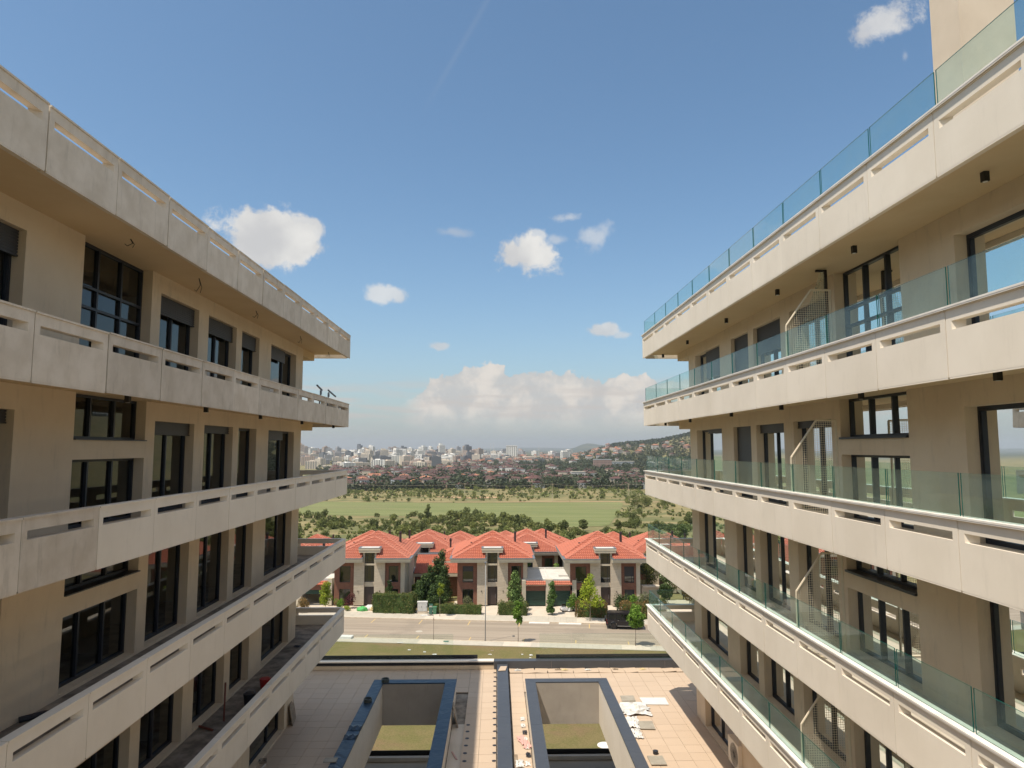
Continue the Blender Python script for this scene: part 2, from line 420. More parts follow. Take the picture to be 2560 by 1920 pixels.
m, N = new_mat('patchy_lawn'); p = N.pos()
c = N.mix(N.ss(N.noise(p, .35, 7, .65), .38, .62), (.21, .16, .065), (.165, .145, .045)); c = N.mix(N.ss(N.noise(p, .13, 6, .6, .6), .47, .6), c, (.215, .145, .07))
g1 = N.noise(p, 7, 8, .8); c = N.mix(N.ss(g1, .42, .62), c, N.vm('MULTIPLY', c, (.62, .68, .5)))
c = N.mix(N.m('MULTIPLY', N.ss(N.noise(p, 22, 4, .8), .55, .7), .5), c, (.33, .29, .13))
M['lawn'] = finish(N, m, c, .95, bump=N.noise(p, 30, 5, .7), bstr=.8, bdist=.06)
M['dirt'] = ground_mat('orange_dirt', (.42, .27, .14), (.50, .34, .20), (.36, .24, .13), .1, .02)

# ------------------------------------------------------------------ mesh builder
class MB:
    def __init__(s):
        s.v = []; s.f = []; s.mi = []
    def quad(s, a, b, c, d, mi=0):
        i = len(s.v); s.v += [tuple(a), tuple(b), tuple(c), tuple(d)]; s.f.append((i, i + 1, i + 2, i + 3)); s.mi.append(mi); return s
    def poly(s, pts, mi=0):
        i = len(s.v); s.v += [tuple(p) for p in pts]; s.f.append(tuple(range(i, i + len(pts)))); s.mi.append(mi); return s
    def box(s, x0, x1, y0, y1, z0, z1, mi=0):
        if x0 > x1: x0, x1 = x1, x0
        if y0 > y1: y0, y1 = y1, y0
        if z0 > z1: z0, z1 = z1, z0
        i = len(s.v)
        s.v += [(x0, y0, z0), (x1, y0, z0), (x1, y1, z0), (x0, y1, z0), (x0, y0, z1), (x1, y0, z1), (x1, y1, z1), (x0, y1, z1)]
        for f in ((0, 3, 2, 1), (4, 5, 6, 7), (0, 1, 5, 4), (1, 2, 6, 5), (2, 3, 7, 6), (3, 0, 4, 7)):
            s.f.append(tuple(i + k for k in f)); s.mi.append(mi)
        return s
    def prism(s, pts, z0, z1, mi=0):           # pts: plan polygon (ccw)
        n = len(pts); i = len(s.v)
        s.v += [(p[0], p[1], z0) for p in pts] + [(p[0], p[1], z1) for p in pts]
        s.f.append(tuple(i + k for k in reversed(range(n)))); s.mi.append(mi)
        s.f.append(tuple(i + n + k for k in range(n))); s.mi.append(mi)
        for k in range(n):
            s.f.append((i + k, i + (k + 1) % n, i + n + (k + 1) % n, i + n + k)); s.mi.append(mi)
        return s
    def tube(s, pts, r, n=6, mi=0, r1=None):
        pts = [Vector(p) for p in pts]; rings = []
        for k, p in enumerate(pts):
            d = (pts[min(k + 1, len(pts) - 1)] - pts[max(k - 1, 0)]).normalized()
            a = d.orthogonal().normalized() if k == 0 else (rings_a - d * rings_a.dot(d)).normalized()
            rings_a = a
            b = d.cross(a)
            rr = r if r1 is None else r + (r1 - r) * k / (len(pts) - 1)
            i = len(s.v)
            s.v += [tuple(p + (a * math.cos(2 * math.pi * j / n) + b * math.sin(2 * math.pi * j / n)) * rr) for j in range(n)]
            rings.append(i)
        for q in range(len(rings) - 1):
            for j in range(n):
                s.f.append((rings[q] + j, rings[q] + (j + 1) % n, rings[q + 1] + (j + 1) % n, rings[q + 1] + j)); s.mi.append(mi)
        s.f.append(tuple(rings[0] + j for j in reversed(range(n)))); s.mi.append(mi)
        s.f.append(tuple(rings[-1] + j for j in range(n))); s.mi.append(mi)
        return s
    def cyl(s, c, axis, r, h, n=16, mi=0, r1=None):
        c = Vector(c); a = Vector(axis).normalized()
        return s.tube([c, c + a * h], r, n, mi, r1)
    def mesh(s, name, mats, smooth=False, recalc=False):
        me = bpy.data.meshes.new(name)
        me.from_pydata(s.v, [], s.f)
        for mt in (mats if isinstance(mats, (list, tuple)) else [mats]):
            me.materials.append(mt)
        me.polygons.foreach_set('material_index', s.mi)
        if smooth: me.polygons.foreach_set('use_smooth', [True] * len(s.f))
        if recalc:
            bm = bmesh.new(); bm.from_mesh(me); bmesh.ops.recalc_face_normals(bm, faces=bm.faces); bm.to_mesh(me); bm.free()
        me.update()
        return me
    def build(s, name, mats, parent=None, loc=(0, 0, 0), smooth=False, rot=0.0, recalc=False):
        return link(name, s.mesh(name, mats, smooth, recalc), parent, loc, rot)

def link(name, me, parent=None, loc=(0, 0, 0), rot=0.0):
    o = bpy.data.objects.new(name, me)
    col.objects.link(o)
    if parent is not None: o.parent = parent
    o.location = loc
    if rot: o.rotation_euler = (0, 0, rot)
    return o

def tag(o, label=None, cat=None, group=None, kind=None):
    if label: o['label'] = label
    if cat: o['category'] = cat
    if group: o['group'] = group
    if kind: o['kind'] = kind
    return o

def thing(name, label, cat, loc=(0, 0, 0), rot=0.0, group=None):
    o = bpy.data.objects.new(name, None); col.objects.link(o)
    o.empty_display_size = .3
    o.location = loc; o.rotation_euler = (0, 0, rot)
    return tag(o, label, cat, group)

def copy_tree(src, parent=None):
    c = src.copy(); col.objects.link(c)
    if parent is not None: c.parent = parent
    for ch in KIDS.get(src.name, []):
        copy_tree(ch, c)
    return c
KIDS = {}
def index_kids(root):
    def walk(o):
        KIDS[o.name] = list(o.children)
        for c in o.children: walk(c)
    walk(root)

def struct(o):
    o['kind'] = 'structure'; return o

# ------------------------------------------------------------------ terrain
GZ = -22.6
PR = [(0, GZ), (103, GZ), (125, -25), (150, -28), (230, -29.6), (260, -31), (330, -34), (400, -36), (480, -38), (700, -42), (1000, -44.5),
      (1500, -44), (1900, -42), (3000, -37), (5000, -36), (9000, -38), (12500, -30), (16000, -15)]
HT = [(.09, 0), (.145, .0), (.19, .0055), (.237, .0105), (.283, .0195), (.35, .031), (.5, .044), (.8, .05), (1.5, .045), (3, .03), (9, .01)]
def interp(tab, v):
    if v <= tab[0][0]: return tab[0][1]
    for (a, fa), (b, fb) in zip(tab, tab[1:]):
        if v <= b: return fa + (fb - fa) * (v - a) / (b - a)
    return tab[-1][1]
def sstep(v, a, b):
    t = max(0, min(1, (v - a) / (b - a))); return t * t * (3 - 2 * t)
def H(x, y):
    r = math.hypot(x, y)
    z = interp(PR, r)
    if r > 200: z += 1.2 * math.sin(x * .013 + 1) * math.sin(y * .011) * sstep(r, 200, 500)
    if y > 0 and x > 0:
        t = x / y
        w = sstep(t, .09, .17)
        if w > 0 and r > 1000:
            rise = sstep(r, 1000, 2700)
            fall = 1 - sstep(r, 3600, 6500)
            e = interp(HT, t)
            z += w * (e * 2700 + 37) * rise * fall
            z += w * 4 * math.sin(x * .01) * math.sin(y * .008 + 2) * rise * fall
        # blue hill far off
    if y > 0:
        t = x / y
        if r > 7000:
            g = math.exp(-((t - .132) / .022) ** 2) * 1.0 + math.exp(-((t - .178) / .03) ** 2) * .85
            z += g * 96 * sstep(r, 7200, 9000) * (1 - sstep(r, 9600, 11500))
            z += (22 * math.sin(t * 9 + 1.2) + 12 * math.sin(t * 31)) * sstep(r, 12500, 15500)
    return z

radii = sorted(set([p[0] for p in PR]) | {0, 20, 40, 60, 80, 95, 103, 110, 118, 127, 137, 150, 165, 185, 205, 230, 260, 295, 330, 370, 410, 450, 500, 560, 630, 710, 800, 900, 1000, 1120, 1250, 1400, 1550, 1720,
         1900, 2100, 2300, 2500, 2700, 2900, 3150, 3400, 3800, 4300, 5000, 5800, 6600, 7300, 7900, 8500, 9100, 9700, 10400, 11200, 12200, 13400, 14600, 16000})
angs = []
a = -math.pi
while a < math.pi - 1e-6:
    angs.append(a)
    a += math.radians(.5) if abs(a) < math.radians(26) else (math.radians(1.5) if abs(a) < math.radians(60) else math.radians(6))
mb = MB(); NA = len(angs)
for r in radii:
    for a in angs:
        x, y = r * math.sin(a), r * math.cos(a)
        mb.v.append((x, y, H(x, y)))
for i in range(len(radii) - 1):
    for j in range(NA):
        k = (j + 1) % NA
        mb.f.append((i * NA + j, i * NA + k, (i + 1) * NA + k, (i + 1) * NA + j)); mb.mi.append(0)
ground = struct(mb.build('terrain', M['land'], smooth=True))
ground['label'] = 'dry green and ochre ground falling away to the valley and its hills'

def drape(pts_fn, name, mat, lift, label):
    """strip sheet that follows the terrain; pts_fn yields rows of (x, y)"""
    mb = MB(); rows = pts_fn
    n = len(rows[0])
    for row in rows:
        for (x, y) in row: mb.v.append((x, y, H(x, y) + lift))
    for i in range(len(rows) - 1):
        for j in range(n - 1):
            mb.f.append((i * n + j, i * n + j + 1, (i + 1) * n + j + 1, (i + 1) * n + j)); mb.mi.append(0)
    o = struct(mb.build(name, mat, smooth=True)); o['label'] = label
    return o

# crop field: near edge follows the hedge line, far edge a dirt track
def nearf(x):   # near boundary of field
    if x < -10: return 372 + 10 * math.sin(x * .03)
    if x < 25: return 372 - (x + 10) * 2.6 + 6 * math.sin(x * .1)
    if x < 45: return 281 + 5 * math.sin(x * .2)
    if x < 90: return 281 + (x - 45) * 4.6
    return 490
def farf(x): return 498 + 6 * math.sin(x * .02)
rows = []
xs = [-420 + i * 6 for i in range(86)]
for k in range(15):
    row = []
    for x in xs:
        n0 = min(nearf(x), farf(x) - 2); row.append((x, n0 + (farf(x) - n0) * k / 14))
    rows.append(row)
drape(rows, 'crop_field', M['field'], .12, 'smooth pale green crop field beyond the scrub')
rows = []
for x in [-60 + i * 8 for i in range(60)]:
    y = 505 + 5 * math.sin(x * .03) + (0 if x < 100 else (x - 100) * .05)
    w = 3.2 if x > 0 else 1.2
    rows.append([(x, y - w), (x, y + w)])
drape(rows, 'dirt_track', M['dirt'], .16, 'orange dirt track along the far side of the crop field')
rows = [[(x, 560 - w + 6 * math.sin(x * .09)), (x, 560 + w + 8 * math.sin(x * .09))] for x, w in ((-50, 1), (-42, 7), (-30, 10), (-15, 12), (-2, 8), (6, 1))]
drape(rows, 'bare_earth', M['dirt'], .15, 'bare orange earth patch in the far scrub')

# ------------------------------------------------------------------ foliage meshes
def leaf_cloud(rng, blobs, n, size, flat=.0, up=.2):
    """n leaf quads spread over blobs [(cx,cy,cz,rx,ry,rz)], mostly near their shells"""
    wt_ = np.array([b[3] * b[4] + b[3] * b[5] for b in blobs]); wt_ = wt_ / wt_.sum()
    idx = rng.choice(len(blobs), n, p=wt_)
    B = np.array(blobs)[idx]
    d = rng.normal(size=(n, 3)); d /= np.linalg.norm(d, axis=1)[:, None]
    rad = rng.uniform(.45, 1.05, n) ** .5
    c = B[:, :3] + d * B[:, 3:] * rad[:, None]
    nrm = d * .6 + rng.normal(size=(n, 3)) * .6; nrm[:, 2] += up
    nrm /= np.linalg.norm(nrm, axis=1)[:, None]
    t = np.cross(nrm, rng.normal(size=(n, 3))); t /= np.linalg.norm(t, axis=1)[:, None] + 1e-9
    b = np.cross(nrm, t)
    s = size * rng.uniform(.6, 1.3, n)[:, None]
    v = np.stack([c - t * s, c - b * s * .55, c + t * s, c + b * s * .55], 1).reshape(-1, 3)
    return v

def quads_mesh(name, v, mat):
    n = len(v) // 4
    me = bpy.data.meshes.new(name)
    me.vertices.add(len(v)); me.vertices.foreach_set('co', v.astype(np.float32).ravel())
    me.loops.add(len(v)); me.loops.foreach_set('vertex_index', np.arange(len(v), dtype=np.int32))
    me.polygons.add(n)
    me.polygons.foreach_set('loop_start', np.arange(n, dtype=np.int32) * 4)
    me.polygons.foreach_set('loop_total', np.full(n, 4, dtype=np.int32))
    me.materials.append(mat); me.update(calc_edges=True); me.validate()
    return me

def rng_(s): return np.random.default_rng(s)

def crown_blobs(rng, h0, h1, w, n, shape='round'):
    bl = []
    for i in range(n):
        f = (i + rng.uniform(.1, .9)) / n
        if shape == 'round': wr = math.sqrt(max(.05, 1 - (2 * f - 1) ** 2))
        elif shape == 'cone': wr = max(.12, 1 - f) ** .8
        elif shape == 'column': wr = .62 + .38 * math.sin(math.pi * min(1, f * 1.1 + .15))
        else: wr = .9 - .5 * f
        a = rng.uniform(0, 2 * math.pi); rr = w * wr * rng.uniform(.15, .62)
        s = w * rng.uniform(.36, .52) * (.5 + .5 * wr)
        bl.append((rr * math.cos(a), rr * math.sin(a), h0 + (h1 - h0) * f, s, s, s * .85))
    return bl

def make_tree(name, label, cat, loc, h, w, h0, leaf='leaf_green', shape='round', n=1500, size=.12, seed=1, blobs=12, trunk=.06, bark='bark', group=None, limbs=6, lean=(0, 0)):
    t = thing(name, label, cat, loc, 0, group)
    rng = rng_(seed)
    bl = crown_blobs(rng, h0 + w * .3, h - w * .25, w, blobs, shape)
    link('crown', quads_mesh('crown', leaf_cloud(rng, bl, n, size), M[leaf]), t)
    mb = MB(); top = (lean[0], lean[1], h0 + (h - h0) * .75)
    mid = (lean[0] * .4 + rng.uniform(-.04, .04), lean[1] * .4, h0 * .7)
    mb.tube([(0, 0, -.05), (0.01, 0, h0 * .3), mid, top], trunk, 7, r1=trunk * .35)
    for k in range(limbs):
        b = bl[k % len(bl)]
        z = h0 + (b[2] - h0) * .3
        mb.tube([(lean[0] * z / h, lean[1] * z / h, z), ((b[0]) * .55, b[1] * .55, (z + b[2]) / 2), (b[0], b[1], b[2])], trunk * .4, 5, r1=trunk * .12)
    mb.build('trunk', M[bark], t, smooth=True)
    return t

def make_bush(name, label, cat, loc, r, h, leaf, n=900, size=.09, seed=1, group=None, ry=None):
    t = thing(name, label, cat, loc, 0, group)
    rng = rng_(seed); bl = []
    for i in range(8):
        a = rng.uniform(0, 6.28); q = rng.uniform(.1, .6) * r
        bl.append((q * math.cos(a), q * math.sin(a) * ((ry or r) / r), rng.uniform(.3, .72) * h, r * .45, (ry or r) * .45, h * .32))
    link('foliage', quads_mesh('foliage', leaf_cloud(rng, bl, n, size), M[leaf]), t)
    mb = MB()
    for k in range(4):
        b = bl[k]; mb.tube([(0, 0, -.05), (b[0] * .5, b[1] * .5, b[2] * .5), b[:3]], .03, 5, r1=.01)
    mb.build('stems', M['bark'], t)
    return t

def make_hedge(name, label, x0, x1, y0, y1, z0, h, leaf, seed=1, dens=75, size=.09, group=None, skew=0.0, cat='hedge'):
    cx, cy = (x0 + x1) / 2, (y0 + y1) / 2
    t = thing(name, label, cat, (cx, cy, z0), -math.atan(.12) if skew else 0, group)
    lx, ly = (x1 - x0) / 2, (y1 - y0) / 2
    rng = rng_(seed); pts = []
    def face(n, f):
        u = rng.uniform(-1, 1, n); v = rng.uniform(0, 1, n); return f(u, v)
    A = [(2 * lx * h, lambda u, v: np.stack([u * lx, np.full_like(u, -ly), v * h], 1), (0, -1, 0)), (2 * lx * h * .5, lambda u, v: np.stack([u * lx, np.full_like(u, ly), v * h], 1), (0, 1, 0)),
         (2 * ly * h, lambda u, v: np.stack([np.full_like(u, -lx), u * ly, v * h], 1), (-1, 0, 0)), (2 * ly * h, lambda u, v: np.stack([np.full_like(u, lx), u * ly, v * h], 1), (1, 0, 0)),
         (4 * lx * ly * 1.2, lambda u, v: np.stack([u * lx, (v * 2 - 1) * ly, np.full_like(u, h)], 1), (0, 0, 1))]
    vs = []
    for area, f, nn in A:
        n = int(area * dens)
        c = face(n, f)
        wob = np.sin(c[:, 0] * 2.1 + seed) * .11 + np.sin(c[:, 0] * 5.3 + c[:, 2] * 3) * .08 + rng.normal(size=n) * .06
        c = c + np.array(nn) * wob[:, None]
        nr = np.array(nn) * .8 + rng.normal(size=(n, 3)) * .6; nr[:, 2] += .2; nr /= np.linalg.norm(nr, axis=1)[:, None]
        tt = np.cross(nr, rng.normal(size=(n, 3))); tt /= np.linalg.norm(tt, axis=1)[:, None]
        bb = np.cross(nr, tt); s = size * rng.uniform(.6, 1.3, n)[:, None]
        vs.append(np.stack([c - tt * s, c - bb * s * .6, c + tt * s, c + bb * s * .6], 1).reshape(-1, 3))
    link('foliage', quads_mesh('foliage', np.concatenate(vs), M[leaf]), t)
    MB().box(-lx + .1, lx - .1, -ly + .1, ly - .1, 0, h - .12).build('branch_core', M['leaf_dark'], t)
    return t

# ------------------------------------------------------------------ the two apartment blocks
TZ = -10.4                                  # terrace level
PT = {-1: [4.87, 1.88, -0.96, -3.85, -6.71], 1: [4.90, 1.95, -1.00, -3.89, -6.65]}
UF, UW = 6.40, 7.85                          # parapet face, wall face
JY = [9.48 + 1.8 * k for k in range(-7, 11)]  # panel joints
YE = 29.62
BAYS = [(-1.2, 1.0, 'door'), (2.2, 4.6, 'door'), (5.6, 7.3, 'door'), (8.5, 11.28, 'wide'), (12.87, 15.45, 'big'), (15.87, 17.92, 'A'), (18.53, 20.53, 'B'), (20.97, 22.52, 'C'), (23.70, 26.67, 'D')]

def panel_mesh(L, s, thick=.13, H_=.95):
    """one precast parapet panel lying along +Y, outer face at local x=0, slot with splayed jambs"""
    mb = MB(); a, b = .115, .235
    zb, zt = .665, .79
    def P(u, y, z): return (s * u, y, z)
    yo = [0, a, L - a, L]; yi = [0, b, L - b, L]; zz = [0, zb, zt, H_]
    for u, ys in ((0, yo), (thick, yi)):
        for i in range(3):
            for k in range(3):
                if i == 1 and k == 1: continue
                mb.quad(P(u, ys[i], zz[k]), P(u, ys[i + 1], zz[k]), P(u, ys[i + 1], zz[k + 1]), P(u, ys[i], zz[k + 1]))
    ci = [(1, 1), (2, 1), (2, 2), (1, 2)]
    for q in range(4):
        (i0, k0), (i1, k1) = ci[q], ci[(q + 1) % 4]
        mb.quad(P(0, yo[i0], zz[k0]), P(0, yo[i1], zz[k1]), P(thick, yi[i1], zz[k1]), P(thick, yi[i0], zz[k0]))
    for (y0, z0, y1, z1) in ((0, 0, L, 0), (L, 0, L, H_), (L, H_, 0, H_), (0, H_, 0, 0)):
        mb.quad(P(0, y0, z0), P(0, y1, z1), P(thick, y1, z1), P(thick, y0, z0))
    # small lip along the top and a drip chamfer below
    mb.box(s * -.018, s * (thick + .02), .004, L - .004, H_ + .001, H_ + .03)
    mb.box(s * .002, s * .03, .01, L - .01, -.025, -.001)
    return mb

def wall_bands(mb, s, u0, u1, y0, y1, z0, z1, ops):
    ys = sorted({y0, y1} | {v for o in ops for v in o[:2] if y0 < v < y1})
    for a, b in zip(ys, ys[1:]):
        cuts = sorted([(o[2], o[3]) for o in ops if o[0] <= a + 1e-6 and o[1] >= b - 1e-6])
        z = z0
        for c0, c1 in cuts:
            if c0 - z > .003: mb.box(s * u0, s * u1, a, b, z, c0)
            z = max(z, c1)
        if z1 - z > .003: mb.box(s * u0, s * u1, a, b, z, z1)

def add_window(par, P0, s, y0, y1, z0, z1, mull, trans=(), shut=0.0, shut_span=None, name='window', sashes=True, blind=None):
    """frame with mullions; children pane / roller_shutter. glass plane at u = UW + .24"""
    u = UW + .22; f = .055
    fr = MB()
    def B(ua, ub, ya, yb, za, zb, tgt=fr): tgt.box(s * ua, s * ub, ya, yb, za, zb)
    B(u, u + .09, y0, y0 + f, z0, z1); B(u, u + .09, y1 - f, y1, z0, z1)
    B(u, u + .09, y0 + f, y1 - f, z0, z0 + f); B(u, u + .09, y0 + f, y1 - f, z1 - f, z1)
    ys = [y0 + f] + [v for v in mull] + [y1 - f]
    for v in mull: B(u - .005, u + .085, v - .027, v + .027, z0 + f, z1 - f)
    zs = [z0 + f] + list(trans) + [z1 - f]
    segs = list(zip(ys, ys[1:]))
    for v in trans:
        for a, b in segs: B(u - .003, u + .08, a + (.027 if a in mull else 0), b - (.027 if b in mull else 0), v - .027, v + .027)
    o = fr.build(name, M['frame'], par, P0)
    org = Vector((0, 0, 0))
    for a, b in segs:
        for c, d in zip(zs, zs[1:]):
            a2 = a + (.027 if a in mull else 0); b2 = b - (.027 if b in mull else 0)
            c2 = c + (.027 if c in trans else 0); d2 = d - (.027 if d in trans else 0)
            # inner sash so that the opening light reads as a frame in a frame
            if sashes and z1 - z0 > 1.5:
                sb = MB(); w = .022
                sb.box(s * (u + .01), s * (u + .06), a2, a2 + w, c2, d2); sb.box(s * (u + .01), s * (u + .06), b2 - w, b2, c2, d2)
                sb.box(s * (u + .01), s * (u + .06), a2 + w, b2 - w, c2, c2 + w); sb.box(s * (u + .01), s * (u + .06), a2 + w, b2 - w, d2 - w, d2)
                sb.build('sash', M['frame'], o)
            j1, j2, j3 = (R.uniform(-.006, .006) for _ in range(3))
            MB().quad((s * (u + .05 + j1), a2, c2), (s * (u + .05 + j2), b2, c2), (s * (u + .05 + j2 + j3), b2, d2), (s * (u + .05 + j1 + j3), a2, d2)).build('pane', M['pane'], o)
    if shut > 0:
        sa, sb_ = shut_span or (y0 + .02, y1 - .02)
        m2 = MB(); n = int(shut / .05) + 1
        m2.box(s * (u - .09), s * (u - .055), sa, sb_, z1 - shut, z1)
        for k in range(n):
            zc = z1 - .05 * k
            if zc - .042 < z1 - shut: break
            m2.box(s * (u - .105), s * (u - .09), sa, sb_, zc - .042, zc - .006)
        m2.box(s * (u - .115), s * (u - .045), sa, sb_, z1 - shut - .03, z1 - shut - .001)
        m2.build('roller_shutter', M['shutter'], o)
    return o

def apartment_block(s):
    label = ('raw concrete apartment block under construction, its balconies without glass railings' if s < 0 else
             'finished cream apartment block whose balconies carry green glass railings')
    base = (s * 11.0, 14.0, TZ)
    B = thing('apartment_block', label, 'apartment building', base)
    P0 = (-base[0], -base[1], -base[2])
    def add(mb, name, mat, **k): return mb.build(name, mat, B, P0, **k)
    pts = PT[s]
    meshes = {}
    for i, pt in enumerate(pts):
        soff, flo, bot = pt - .83, pt - .62, pt - .95
        # slab
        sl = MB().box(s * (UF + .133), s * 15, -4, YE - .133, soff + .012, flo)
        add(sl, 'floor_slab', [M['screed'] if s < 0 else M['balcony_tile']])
        add(MB().box(s * (UF + .134), s * 15, -4, YE - .134, soff, soff + .011), 'soffit', M['soffit'])
        raw = s < 0 and i < 2
        pm = M['raw_concrete'] if raw else M['fascia']
        ys = JY + [YE]
        for a, b in zip(ys, ys[1:]):
            gp = .024 if raw else .012
            L = round(b - a - gp, 3)
            mt = pm
            if s < 0 and i == 2 and 7.6 < a < 11.0: mt = M['raw_concrete']
            key = (L, mt.name)
            if key not in meshes: meshes[key] = panel_mesh(L, s).mesh('parapet_panel', mt, recalc=True)
            jx = R.uniform(-.003, .003) * (2.2 if raw else 1)
            o = link('parapet_panel', meshes[key], B, (P0[0] + s * (UF + jx), P0[1] + a + gp / 2, P0[2] + bot + R.uniform(-.003, .003) * (3 if raw else 1)))
        # end parapet, panels along x
        xa = UF + .14
        for q in range(4):
            L = 2.03; key = (L, 'end', pm.name)
            if key not in meshes: meshes[key] = panel_mesh(L, 1).mesh('parapet_panel', pm, recalc=True)
            u0 = xa + q * 2.05
            xw = s * u0 if s < 0 else s * (u0 + L)
            o = link('parapet_panel', meshes[key], B, (P0[0] + xw, P0[1] + YE, P0[2] + bot), math.pi / 2)
        if s > 0:
            cp = MB().box(UF - .05, UF + .17, -4, YE + .04, pt + .032, pt + .058)
            cp.box(UF + .17, 15, YE - .17, YE + .04, pt + .032, pt + .058)
            cp.box(UF - .045, UF - .025, -4, YE + .035, pt + .012, pt + .0315)
            add(cp, 'coping', M['coping'])
            ys2 = JY + [YE - .12]
            for a, b in zip(ys2, ys2[1:]):
                L = round(b - a - .05, 3)
                if ('g', L) not in meshes:
                    g = MB()
                    g.box(0, .017, 0, L, 0, .60)
                    g.mi = [1, 1, 1, 0, 1, 0]
                    meshes[('g', L)] = g.mesh('glass_pane', [M['rail_glass'], M['glass_edge']])
                link('glass_pane', meshes[('g', L)], B, (P0[0] + UF + .06, P0[1] + a + .025, P0[2] + pt + .059))
            for q in range(4):
                if 'ge' not in meshes:
                    g = MB(); g.box(0, 1.98, 0, .017, 0, .60); g.mi = [1, 1, 0, 1, 0, 1]
                    meshes['ge'] = g.mesh('glass_pane', [M['rail_glass'], M['glass_edge']])
                link('glass_pane', meshes['ge'], B, (P0[0] + UF + .1 + q * 2.03, P0[1] + YE - .09, P0[2] + pt + .059))
    # walls storey by storey
    walls = MB(); inner = MB(); drops = MB()
    for i in range(5):
        pt = pts[i]; ztop = pt - .83
        if i < 4: zfl = pts[i + 1] - .62
        else: zfl = TZ
        zo_top = pt - 1.25
        ops = []
        for (y0, y1, k) in BAYS:
            if i == 4 and k == 'D': y0 = 22.9; y1 = 26.5
            if i == 4 and k in ('C',): continue
            if k == 'big':
                if i == 0 or i == 4: ops.append((y0, y1, zfl + .06, ztop - .001))
                else:
                    ops.append((y0, y1, zfl + .06, pt - 2.09)); ops.append((y0, y1, pt - 1.70, ztop - .001))
            else: ops.append((y0, y1, zfl + .06, zo_top))
        wall_bands(walls, s, UW, UW + .30, -4, 27.6, zfl + (.001 if i < 4 else 0), ztop - .001, ops)
        walls.box(s * (UW + .30), s * 14.7, 27.3, 27.6, zfl + .001, ztop - .001)
        walls.box(s * 14.7, s * 14.95, -4, 27.6, zfl + .001, ztop - .001)
        walls.box(s * (UW + .30), s * 14.7, -4, -3.75, zfl + .001, ztop - .001)
        inner.box(s * 12.2, s * 12.3, -3.7, 27.2, zfl + .002, ztop - .002)
        for yc in (1.6, 5.1, 7.9, 12.1, 15.66, 18.2, 20.75, 23.1):
            inner.box(s * (UW + .9), s * 12.19, yc - .05, yc + .05, zfl + .002, ztop - .002)
        # deep beam past the corner
        if i < 4: drops.box(s * UW, s * 14.9, 27.602, 29.28, ztop - .30, ztop - .001)
        for (y0, y1, k) in BAYS:
            if i == 4 and k == 'D': y0 = 22.9; y1 = 26.5
            if i == 4 and k == 'C': continue
            z0, z1 = zfl + .06, zo_top
            w = y1 - y0; mid = (y0 + y1) / 2
            tr = (); mull = (mid,); shut = 0; span = None
            if k == 'big':
                mull = (y0 + w / 3, y0 + 2 * w / 3)
                if i == 0 or i == 4:
                    add_window(B, P0, s, y0, y1, z0, ztop - .002, mull, (pt - 2.10, pt - 1.70), name='window', sashes=False)
                else:
                    add_window(B, P0, s, y0, y1, z0, pt - 2.09, mull)
                    add_window(B, P0, s, y0, y1, pt - 1.70, ztop - .002, mull)
                    add(MB().box(s * (UW - .05), s * (UW + .22), y0 - .0, y1 + .0, pt - 1.745 if s > 0 else pt - 1.72, pt - 1.699), 'window_sill', M['frame'])
                continue
            if k == 'C': mull = ()
            if k == 'D': mull = (y0 + w * .66,)
            if k == 'wide': mull = (mid,)
            if s < 0:
                if i == 0: shut = .42
                if i == 1: shut = {'A': .28, 'B': .18, 'C': 0, 'D': .30, 'wide': .2}.get(k, .2)
                if i == 2: shut = 0
            else:
                if i == 0: shut = {'A': .35, 'B': .8, 'C': 1.3, 'D': 1.0, 'wide': 0}.get(k, .2)
                if i == 1: shut = {'A': .15, 'B': .22, 'C': 1.9, 'D': .12, 'wide': 0}.get(k, .2)
                if i == 2: shut = {'C': .15}.get(k, .1)
            if k == 'D': span = (y0 + .02, y0 + w * .66 - .03)
            add_window(B, P0, s, y0, y1, z0, z1, mull, (), shut, span)
    add(walls, 'wall', M['render']); add(inner, 'interior_wall', M['interior']); add(drops, 'corner_beam', M['soffit'] if s < 0 else M['render'])
    add(MB().box(s * (UW + .31), s * 14.9, -4, 27.3, TZ, TZ + .02), 'ground_floor', M['screed'])
    if s > 0:
        # rendered stack on the roof
        ch = MB().box(8.3, 9.32, 11.42, 12.2, pts[0] - .62, 9.6).box(8.24, 9.38, 11.36, 12.26, 9.601, 9.72)
        add(ch, 'chimney_stack', M['render2'])
        add(MB().box(10.6, 14.6, 2, 22, pts[0] - .62, pts[0] - .4), 'roof_deck', M['flatroof'])
    # soffit lights
    def lights(zs, lst):
        for (u, y) in lst:
            l = MB().box(s * (u - .042), s * (u + .042), y - .042, y + .042, zs - (.15 if s > 0 else .21), zs - .002)
            o = add(l, 'soffit_light', M['black'])
            MB().cyl((s * u, y, zs - (.1505 if s > 0 else .2105)), (0, 0, -1), .035, .004, 10).build('lens', M['white_plastic'], o)
